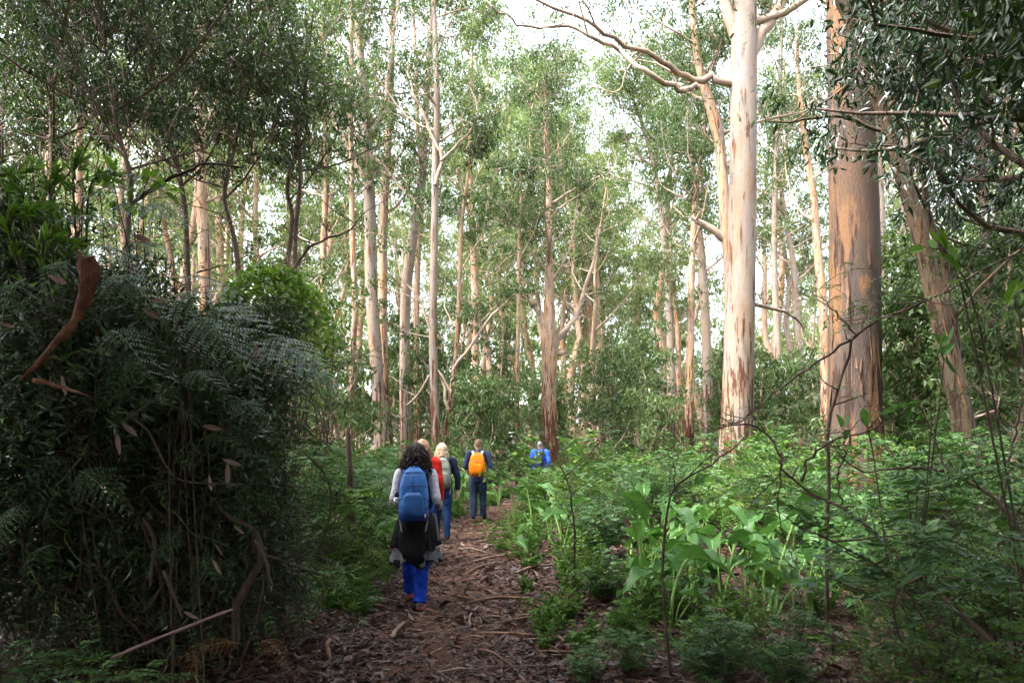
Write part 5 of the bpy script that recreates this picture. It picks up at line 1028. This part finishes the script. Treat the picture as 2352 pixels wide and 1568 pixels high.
def trousers(t, J, s, mat, flare=(.105, .082, .072, .07), vox=.011, hip=(.158, .125)):
    b = MB(); z = np.array
    b.tube(z([(0, -.005, .80), (0, -.005, .88), (0, 0, .96), (0, 0, 1.04)]) * s, z([(hip[0] * .93, hip[1] * .95), hip, (hip[0] * .96, hip[1] * .95), (hip[0] * .86, hip[1] * .85)]) * s, 18, refx=XR)
    for k in (0, 1):
        h, kn, an, to = J['leg'][k]; limb(b, z([z(h) + [0, 0, .02], (z(h) + kn) / 2, kn, (z(kn) + an) / 2 + [0, -.02, .02], z(an) + [0, -.01, -.03]]) * s, z([flare[0], flare[0] * .93, flare[1], flare[2], flare[3]]) * s, 26, 16, .06)
    obj('trousers', remesh(b, vox, mat, 2), t)
def shoes(t, J, s, mat, sole):
    for k in (0, 1):
        h, kn, an, to = [np.array(q) for q in J['leg'][k]]; heel = an + [0, -.06, -.04]; b = MB(); dv = nrm(to - heel)
        b.tube(smooth(np.array([heel - dv * .01, heel + dv * .05 + [0, 0, .012], heel + dv * .14, heel + dv * .23 + [0, 0, -.008], heel + dv * .265 + [0, 0, -.012]]) * s, 9), np.column_stack([[.018, .036, .04, .041, .044, .047, .046, .036, .012], [.02, .046, .052, .05, .042, .034, .028, .022, .01]]) * s, 12, refx=np.cross(dv, UP) * -1)
        o = b.build('shoe', mat, t); c = MB(); c.tube(smooth(np.array([heel + [0, 0, -.035], heel + dv * .13 + [0, 0, -.037], heel + dv * .25 + [0, 0, -.034]]) * s, 7), np.column_stack([[.026, .04, .042, .045, .047, .044, .02], [.013] * 7]) * s, 12, refx=np.cross(dv, UP) * -1, power=3)
        c.build('sole', sole, o)
def top(t, J, s, mat, sleeves=1., name='jacket', puff=1., vox=.011, hem=.86, collar=True):
    b = MB(); z = np.array
    b.tube(z([(0, -.005, hem), (0, 0, .98), (0, .0, 1.1), (0, .01, 1.22), (0, 0, 1.34), (0, 0, 1.41), (0, .005, 1.455)] + ([(0, .0, 1.49)] if collar else [])) * s,
           z([(.172, .14), (.162, .128), (.15, .118), (.162, .124), (.175, .122), (.135, .092), (.078, .075)] + ([(.07, .07)] if collar else [])) * s * puff, 18, refx=XR)
    for k in (0, 1):
        sh, el, wr = [np.array(q) for q in J['arm'][k][:3]]; ins = sh * [.72, 1, 1] + [0, 0, .005]
        e2 = el + (wr - el) * (sleeves - .5) * 2 if sleeves < 1 else wr - nrm(wr - el) * .01
        limb(b, z([ins, sh, (sh + el) / 2, el, (el + e2) / 2, e2]) * s, z([.06, .070, .061, .055, .049, .042]) * s * puff, 22, 14, .03)
    obj(name, remesh(b, vox, mat, 2), t)
def hair(t, hc, s, mat, ns, length, flare, wav, seed, cap=1.0, cover=.55, back=True):
    h = np.random.default_rng(seed); b = MB(); ell(b, hc + np.array([0, -.012, .015]) * s, np.array([.085, .106, .118]) * s * cap, 18, 12)
    for j in range(ns):
        a = h.uniform(-np.pi * cover, np.pi * cover) - np.pi / 2; el = h.uniform(.0, 1.25); st = hc + np.array([math.cos(a) * .08 * math.cos(el), math.sin(a) * .10 * math.cos(el) - .01, .03 + .10 * math.sin(el)]) * s
        L = length * h.uniform(.75, 1.05) * s; p = [st]; out = np.array([math.cos(a), math.sin(a), 0])
        n = 9
        for k in range(1, n):
            f = k / (n - 1); drop = L * f ** 1.15; o_ = (.02 * math.sin(min(f * 3, 1.57)) + flare * f ** 1.3 * h.uniform(.5, 1.15)) * s
            p.append(st + out * o_ + np.array([h.normal(0, .006 + wav * f), h.normal(0, .006 + wav * f), 0]) - UP * drop * (1 if f > .15 else .8))
        b.tube(smooth(p, 12), np.concatenate([np.linspace(.006, .009, 6), np.linspace(.008, .0012, 6)]) * s, 5)
    b.build('hair', mat, t)
def pack(label, root, s, mat, matd, W_, H_, D_, z0, yb, strapm, group=None, extra=None, name='backpack'):
    t = thing(name, label, 'backpack', root.location, root.rotation_euler[2], group); b = MB(); z = np.array
    zs = np.linspace(0, 1, 11); wd = W_ / 2 * z([.72, .93, 1, 1, 1, .98, .95, .9, .82, .66, .30]); dp = D_ / 2 * z([.6, .92, 1.02, 1.04, 1.0, .96, .9, .82, .7, .52, .2])
    pts = np.column_stack([0 * zs, yb - D_ / 2 + (D_ / 2 - dp) * .8, z0 + H_ * zs]); b.tube(pts, np.column_stack([wd, dp]), 24, refx=XR, power=3.2, jitter=.008); b.build('pack_bag', mat, t)
    b = MB(); zs2 = np.linspace(.06, .52, 7); b.tube(np.column_stack([0 * zs2, np.full(7, yb - D_ * 1.0), z0 + H_ * zs2]), np.column_stack([W_ * .36 * z([.7, .95, 1, 1, .98, .9, .6]), D_ * .16 * z([.5, .9, 1, 1, .9, .8, .4])]), 18, refx=XR, power=3); b.build('front_pocket', matd, t)
    for f in (.60, .86):                             # zips and seams
        b = MB(); a = np.linspace(-1.25, 1.25, 13); w_ = np.interp(f, zs, wd); d_ = np.interp(f, zs, dp); yc = np.interp(f, zs, pts[:, 1])
        b.tube(np.column_stack([np.sin(a) * w_ * 1.0, yc - np.abs(np.cos(a)) ** .55 * d_ * 1.01, z0 + H_ * (f + .05 * np.cos(a))]), .0035, 5); b.build('zip', strapm, t)
    b = MB(); b.tube(smooth([(-.03, yb - .03, z0 + H_ * .98), (-.028, yb - .035, z0 + H_ * 1.06), (.028, yb - .035, z0 + H_ * 1.06), (.03, yb - .03, z0 + H_ * .98)], 9), .007, 6); b.build('grab_handle', strapm, t)
    for sg in (-1, 1):
        b = MB(); b.tube(smooth(z([(sg * .085, yb - .02, z0 + H_ * .86), (sg * .10, yb + .015, 1.43 * s), (sg * .115, yb + .12, 1.445 * s), (sg * .12, yb + .235, 1.36 * s), (sg * .12, yb + .25, 1.2 * s), (sg * .15, yb + .13, 1.04 * s), (sg * .13, yb - .01, z0 + .06)]), 24), np.column_stack([np.full(24, .030), np.full(24, .008)]), 8, refx=XR); b.build('shoulder_strap', strapm, t)
        b = MB(); b.tube(smooth([(sg * W_ * .42, yb - D_ * .8, z0 + .10), (sg * W_ * .47, yb - D_ * .6, z0 + .0), (sg * W_ * .4, yb - D_ * .7, z0 - .12)], 8), np.column_stack([np.full(8, .008), np.full(8, .002)]), 6); b.build('loose_strap', M['strap_grey'], t)
    return t
M['strap_grey'] = fabric('strap_grey', (.28, .27, .28), .8, .1)
def arms_rel(sx=.185): return None
def gaitJ(step, armL, armR): return {'leg': step, 'arm': (armL, armR)}

# the nearest walker
t = thing('person', 'nearest walker: dark hair, white sleeves, black vest, jacket round waist, blue trousers', 'person', (float(P(955, 1030, 6.9)[0]), 6.9, .055), math.radians(3))
s = .955
J = gaitJ([((-.085, 0, .88), (-.095, .20, .50), (-.085, .26, .12), (-.09, .46, .05)), ((.085, 0, .88), (.075, .03, .47), (.055, -.16, .085), (.07, .06, .03))],
          ((-.165, 0, 1.385), (-.225, -.06, 1.11), (-.15, .17, 1.17), (.5, .3, .7), (1, 0, 0), 1.1), ((.165, 0, 1.385), (.225, -.06, 1.11), (.15, .17, 1.17), (-.5, .3, .7), (-1, 0, 0), 1.1))
M['blue_trousers'] = fabric('blue_trousers', (.012, .050, .40), .7, .9, 11, .45, bdist=.06); M['white_sleeve'] = fabric('white_sleeve', (.62, .60, .66), .85, .3); M['black_vest'] = fabric('black_vest', (.007, .006, .008), .8, .6, 12)
M['black_jacket'] = fabric('black_jacket', (.006, .0055, .007), .7, .6, 8, spec=.12); M['grey_lining'] = fabric('grey_lining', (.15, .15, .175), .7, .5, 10); M['trim'] = fabric('jacket_trim', (.7, .55, .6), .6, 0); M['pink'] = fabric('pink_trim', (.6, .05, .22), .6, 0)
M['dark_hair'] = plain('dark_hair', [(.3, (.008, .0045, .0035)), (.6, (.022, .011, .009)), (.8, (.045, .023, .018))], 22, .45, .6, 90, .2, bdist=.01); M['runner'] = fabric('runner_shoe', (.16, .13, .14), .7, .2); M['runner_sole'] = fabric('runner_sole', (.45, .12, .15), .7, .1)
hc = body(t, J, s, .009); trousers(t, J, s, M['blue_trousers'], (.098, .078, .070, .070)); shoes(t, J, s, M['runner'], M['runner_sole'])
top(t, J, s, M['white_sleeve'], 1., 'shirt', .86)
b = MB(); z = np.array; b.tube(z([(0, 0, .88), (0, 0, 1.0), (0, 0, 1.12), (0, .01, 1.24), (0, 0, 1.34), (0, 0, 1.40), (0, 0, 1.44)]) * s, z([(.165, .138), (.155, .13), (.15, .126), (.158, .13), (.158, .128), (.128, .098), (.08, .08)]) * s, 20, refx=XR, jitter=.015); b.build('vest', M['black_vest'], t)
hair(t, hc, s, M['dark_hair'], 560, .27, .08, .012, 5, 1.04, .78)
def skirt(name, z0, z1, r0, r1, nf, amp, mat, ph, a0=-np.pi * 1.25, a1=np.pi * .25, hem=.03, back=0., parent=None):
    na, nz = 60, 9; A = np.linspace(a0, a1, na); F = np.linspace(0, 1, nz); Fm, Am = np.meshgrid(F, A, indexing='ij')
    fold = 1 + amp * Fm * (np.sin(nf * Am + ph) + .5 * np.sin(nf * 2.3 * Am + ph * 2)); rx = (r0[0] + (r1[0] - r0[0]) * Fm ** .8) * fold; ry = (r0[1] + (r1[1] - r0[1]) * Fm ** .8) * fold
    zz = z0 + (z1 - z0) * Fm + hem * Fm * np.sin(nf * .7 * Am + ph) ; b = MB(); v, q = grid(np.cos(Am) * rx, np.sin(Am) * ry - back * Fm, zz); b.add(v, q); b.add(v * [.975, .975, 1], q[:, ::-1]); return b.build(name, mat, parent or t), (Am, rx, ry, zz, back)
skirt('jacket_lining', .70, .44, (.175, .15), (.25, .20), 9, .09, M['grey_lining'], .6, hem=.035)
_, (Am, rx, ry, zz, bk_) = skirt('tied_jacket', .92, .58, (.165, .145), (.245, .21), 7, .085, M['black_jacket'], 2.1, hem=.03)
skirt('jacket_hem', .475, .425, (.243, .193), (.255, .204), 9, .09, M['black_jacket'], .6, hem=.035)
for sl, mt in ((slice(44, 56), 'trim'), (slice(6, 15), 'pink')):
    b = MB(); i = sl; b.tube(np.column_stack([np.cos(Am[-1, i]) * rx[-1, i] * 1.01, np.sin(Am[-1, i]) * ry[-1, i] * 1.01, zz[-1, i]]), .006, 6); b.build('trim', M[mt], t)
b = MB(); b.tube(smooth([(-.01, -.17, .86), (-.02, -.20, .72), (0, -.24, .58), (.01, -.245, .49), (.0, -.23, .45)], 12), np.column_stack([np.array([.09, .11, .12, .125, .12, .115, .11, .10, .09, .075, .055, .02]), np.linspace(.025, .03, 12)]), 18, refx=XR, jitter=.10); b.build('jacket_hood', M['black_jacket'], t)
b = MB(); b.tube(smooth([(.19, -.10, .93), (.215, -.10, .80), (.235, -.08, .66)], 8), np.column_stack([np.full(8, .016), np.full(8, .004)]), 6); b.build('waist_strap', M['strap_grey'], t)
M['blue_pack'] = fabric('blue_pack', (.022, .125, .38), .55, .35, 12, spec=.4); M['blue_pack_dark'] = fabric('blue_pack_dark', (.012, .035, .22), .55, .3, 12, spec=.4)
M['dark_seam'] = fabric('dark_seam', (.008, .012, .03), .7, 0)
pk_ = pack('blue backpack with drink bottle on the nearest walker', t, s, M['blue_pack'], M['blue_pack'], .29, .51, .18, .885, -.115, M['blue_pack_dark'])
b = MB(); b.tube(z([(0, -.203, .868), (0, -.203, .90), (0, -.203, .96), (0, -.203, 1.0)]), z([(.12, .075), (.148, .098), (.15, .099), (.143, .094)]), 24, refx=XR, power=3); b.build('pack_base', M['blue_pack_dark'], pk_)
b = MB(); b.tube(z([(0, -.205 - .085, 1.30), (0, -.205 - .095, 1.15), (0, -.205 - .103, 1.0)]), .003, 5); b.build('seam', M['black_plastic'] if 'black_plastic' in M else M['dark_seam'], pk_)
b = MB(); b.tube(z([(.115, -.293, .905), (.117, -.294, .94)]), z([(.006, .003), (.010, .003)]), 8, refx=XR); b.build('logo_mark', M['trim'], pk_)
for sg in (-1, 1):
    b = MB(); b.tube(smooth(z([(sg * .145, -.17, 1.0), (sg * .15, -.24, 1.06), (sg * .09, -.295, 1.10)]), 8), .004, 5); b.build('compression_cord', M['dark_seam'], pk_)
M['steel'] = plain('brushed_steel', [(.3, (.45, .45, .46)), (.7, (.62, .62, .63))], 10, .3, 0, metal=.9); M['black_plastic'] = fabric('black_plastic', (.012, .012, .013), .4, 0, spec=.5)
bt = thing('drink_bottle', 'steel drink bottle with black cap in the blue backpack side pocket', 'bottle', t.location, t.rotation_euler[2]); b = MB(); b.tube(z([(-.165, -.205, .99), (-.165, -.205, 1.09), (-.165, -.205, 1.10)]), [.033, .033, .024], 16); b.build('flask', M['steel'], bt)
b = MB(); b.tube(z([(-.165, -.205, 1.10), (-.165, -.205, 1.145), (-.165, -.205, 1.15)]), [.025, .026, .018], 16); b.build('cap', M['black_plastic'], bt)
b = MB(); b.tube(smooth([(-.20, -.225, 1.14), (-.195, -.225, 1.17), (-.165, -.225, 1.175), (-.15, -.225, 1.15)], 8), .004, 6); b.build('loop', M['black_plastic'], bt)

stand = lambda a, b_: [((-.085, 0, .90), (-.085, a * .6, .49), (-.085, a, .09), (-.09, a + .18, .035)), ((.085, 0, .90), (.085, b_ * .6, .49), (.085, b_, .09), (.09, b_ + .18, .035))]
hang = lambda sg, fy, out=.24: ((sg * .19, 0, 1.395), (sg * out, -.02, 1.12), (sg * (out + .01), fy, .87), (0, .25, -1), (-sg, 0, 0), .5)
# walker in red, mostly hidden behind the nearest one
t = thing('person', 'walker in red jacket hidden behind the nearest walker', 'person', (float(P(970, 1030, 9.4)[0]), 9.4, .05), 0); s = 1.0
J = gaitJ(stand(.12, -.12), hang(-1, .05), hang(1, .08)); M['red_jacket'] = fabric('red_jacket', (.52, .03, .02), .6, .4); M['jeans'] = fabric('jeans', (.018, .045, .13), .85, .4); M['brown_shoe'] = fabric('brown_shoe', (.05, .03, .022), .7, .2); M['dark_sole'] = fabric('dark_sole', (.02, .018, .017), .8, .1)
M['light_hair'] = plain('light_brown_hair', [(.3, (.20, .11, .055)), (.7, (.42, .27, .16))], 24, .4, .5, 90, .4, bdist=.01)
hc = body(t, J, s, .012); trousers(t, J, s, M['jeans'], vox=.013); shoes(t, J, s, M['brown_shoe'], M['dark_sole']); top(t, J, s, M['red_jacket'], 1., vox=.013, puff=1.06); hair(t, hc, s, M['light_hair'], 160, .20, .02, .006, 8, 1.02, .7)
# blonde walker
t = thing('person', 'walker with long blonde hair, navy jacket and jeans', 'person', (float(P(1015, 1030, 11.8)[0]), 11.8, .05), math.radians(8)); s = .98
J = gaitJ(stand(.14, -.10), hang(-1, .08), hang(1, -.02, .27)); M['navy'] = fabric('navy_jacket', (.016, .022, .045), .75, .4); M['blonde'] = plain('blonde_hair', [(.3, (.30, .19, .09)), (.55, (.50, .38, .25)), (.8, (.66, .55, .42))], 24, .4, .5, 90, .4, bdist=.01)
hc = body(t, J, s, .010); trousers(t, J, s, M['jeans'], (.105, .075, .062, .055), vox=.013); shoes(t, J, s, M['brown_shoe'], M['dark_sole']); top(t, J, s, M['navy'], .97, vox=.013, puff=1.1); hair(t, hc, s, M['blonde'], 260, .34, .045, .008, 9, 1.03, .75)
M['olive'] = fabric('olive_pack', (.17, .19, .15), .75, .4); M['dark_strap'] = fabric('dark_strap', (.03, .03, .032), .8, .2)
pack('grey olive backpack on the blonde walker', t, s, M['olive'], M['olive'], .30, .50, .17, .92, -.13, M['dark_strap'])
# man with the orange pack
t = thing('person', 'man with short hair, dark checked shirt, jeans and orange pack', 'person', (float(P(1098, 1030, 15.3)[0]), 15.3, .05), math.radians(-2)); s = 1.055
J = gaitJ([((-.085, 0, .90), (-.09, .05, .49), (-.09, .02, .09), (-.12, .19, .035)), ((.085, 0, .90), (.095, .10, .49), (.10, .16, .09), (.12, .33, .035))], ((-.195, 0, 1.395), (-.275, -.02, 1.13), (-.20, .10, .93), (.5, .5, -.6), (.5, 0, .2), .7), ((.195, 0, 1.395), (.265, -.03, 1.13), (.27, .02, .88), (.05, .3, -1), (-1, 0, 0), 1.2))
m_, n_, l_, o_ = nodes('checked_shirt'); bs = n_.new('ShaderNodeBsdfPrincipled'); bs.inputs['Roughness'].default_value = .85; tc_ = n_.new('ShaderNodeTexCoord')
ck = n_.new('ShaderNodeTexChecker'); ck.inputs['Scale'].default_value = 34; ck.inputs[1].default_value = (.012, .02, .05, 1); ck.inputs[2].default_value = (.035, .055, .12, 1); l_.new(tc_.outputs['Object'], ck.inputs[0]); l_.new(ck.outputs[0], bs.inputs['Base Color']); l_.new(bs.outputs[0], o_.inputs[0]); M['checked'] = m_
M['short_hair'] = plain('short_brown_hair', [(.3, (.10, .06, .035)), (.7, (.22, .14, .09))], 40, .6, .6, 120, .3, bdist=.01); M['slate'] = fabric('slate_jeans', (.035, .055, .10), .85, .4)
hc = body(t, J, s, .010); trousers(t, J, s, M['slate'], (.105, .08, .07, .072), vox=.013); shoes(t, J, s, M['brown_shoe'], M['dark_sole']); top(t, J, s, M['checked'], .68, 'shirt', 1.03, vox=.013)
b = MB(); ell(b, hc + np.array([0, -.012, .028]) * s, np.array([.079, .100, .096]) * s, 18, 12); b.tube(np.array([(0, -.075, 1.60), (0, -.075, 1.545)]) * s, np.array([(.05, .025), (.045, .015)]) * s, 10, refx=XR); b.build('hair', M['short_hair'], t)
M['orange'] = fabric('orange_pack', (.68, .19, .008), .6, .3, 12); M['pale_strap'] = fabric('pale_strap', (.55, .46, .40), .8, .1)
pk_ = pack('orange backpack with pale straps on the man', t, s, M['orange'], M['orange'], .36, .50, .20, .985, -.13, M['pale_strap'])
cm_ = thing('photo_camera', 'black camera with long lens held at the man\'s right side', 'camera', t.location, t.rotation_euler[2]); b = MB()
b.tube(np.array([(.29, .02, .80), (.29, .02, .81), (.29, .02, .895), (.29, .02, .90)]), np.array([(.055, .03), (.065, .036), (.065, .036), (.055, .03)]), 16, refx=XR, power=5); b.build('camera_body', M['black_plastic'], cm_)
b = MB(); b.tube(np.array([(.31, -.01, .845), (.37, -.03, .835), (.44, -.05, .82), (.445, -.05, .82)]), [.038, .036, .042, .036], 16); b.build('lens', M['black_plastic'], cm_)
b = MB(); b.tube(np.array([(.29, .02, .90), (.29, .02, .925)]), np.array([(.028, .022), (.02, .018)]), 10, refx=XR); b.build('viewfinder_hump', M['black_plastic'], cm_)
# the farthest walker
t = thing('person', 'farthest walker in bright blue jacket half hidden by shrubs', 'person', (float(P(1240, 1030, 21)[0]), 21, .05), math.radians(-12)); s = 1.06
J = gaitJ(stand(.18, -.15), hang(-1, .10, .26), hang(1, .06, .27)); M['bright_blue'] = fabric('bright_blue_jacket', (.03, .10, .52), .6, .4); M['grey_hair'] = plain('grey_hair', [(.3, (.10, .09, .085)), (.7, (.22, .20, .19))], 40, .6, .5, 100, .3, bdist=.01)
hc = body(t, J, s, .013); trousers(t, J, s, M['navy'], vox=.014); shoes(t, J, s, M['brown_shoe'], M['dark_sole']); top(t, J, s, M['bright_blue'], 1., puff=1.12, vox=.014)
b = MB(); ell(b, hc + np.array([0, -.012, .03]) * s, np.array([.079, .100, .094]) * s, 18, 12); b.build('hair', M['grey_hair'], t)
pack('dark blue backpack on the farthest walker', t, s, M['navy'], M['navy'], .30, .46, .17, 1.0, -.14, M['dark_strap'])
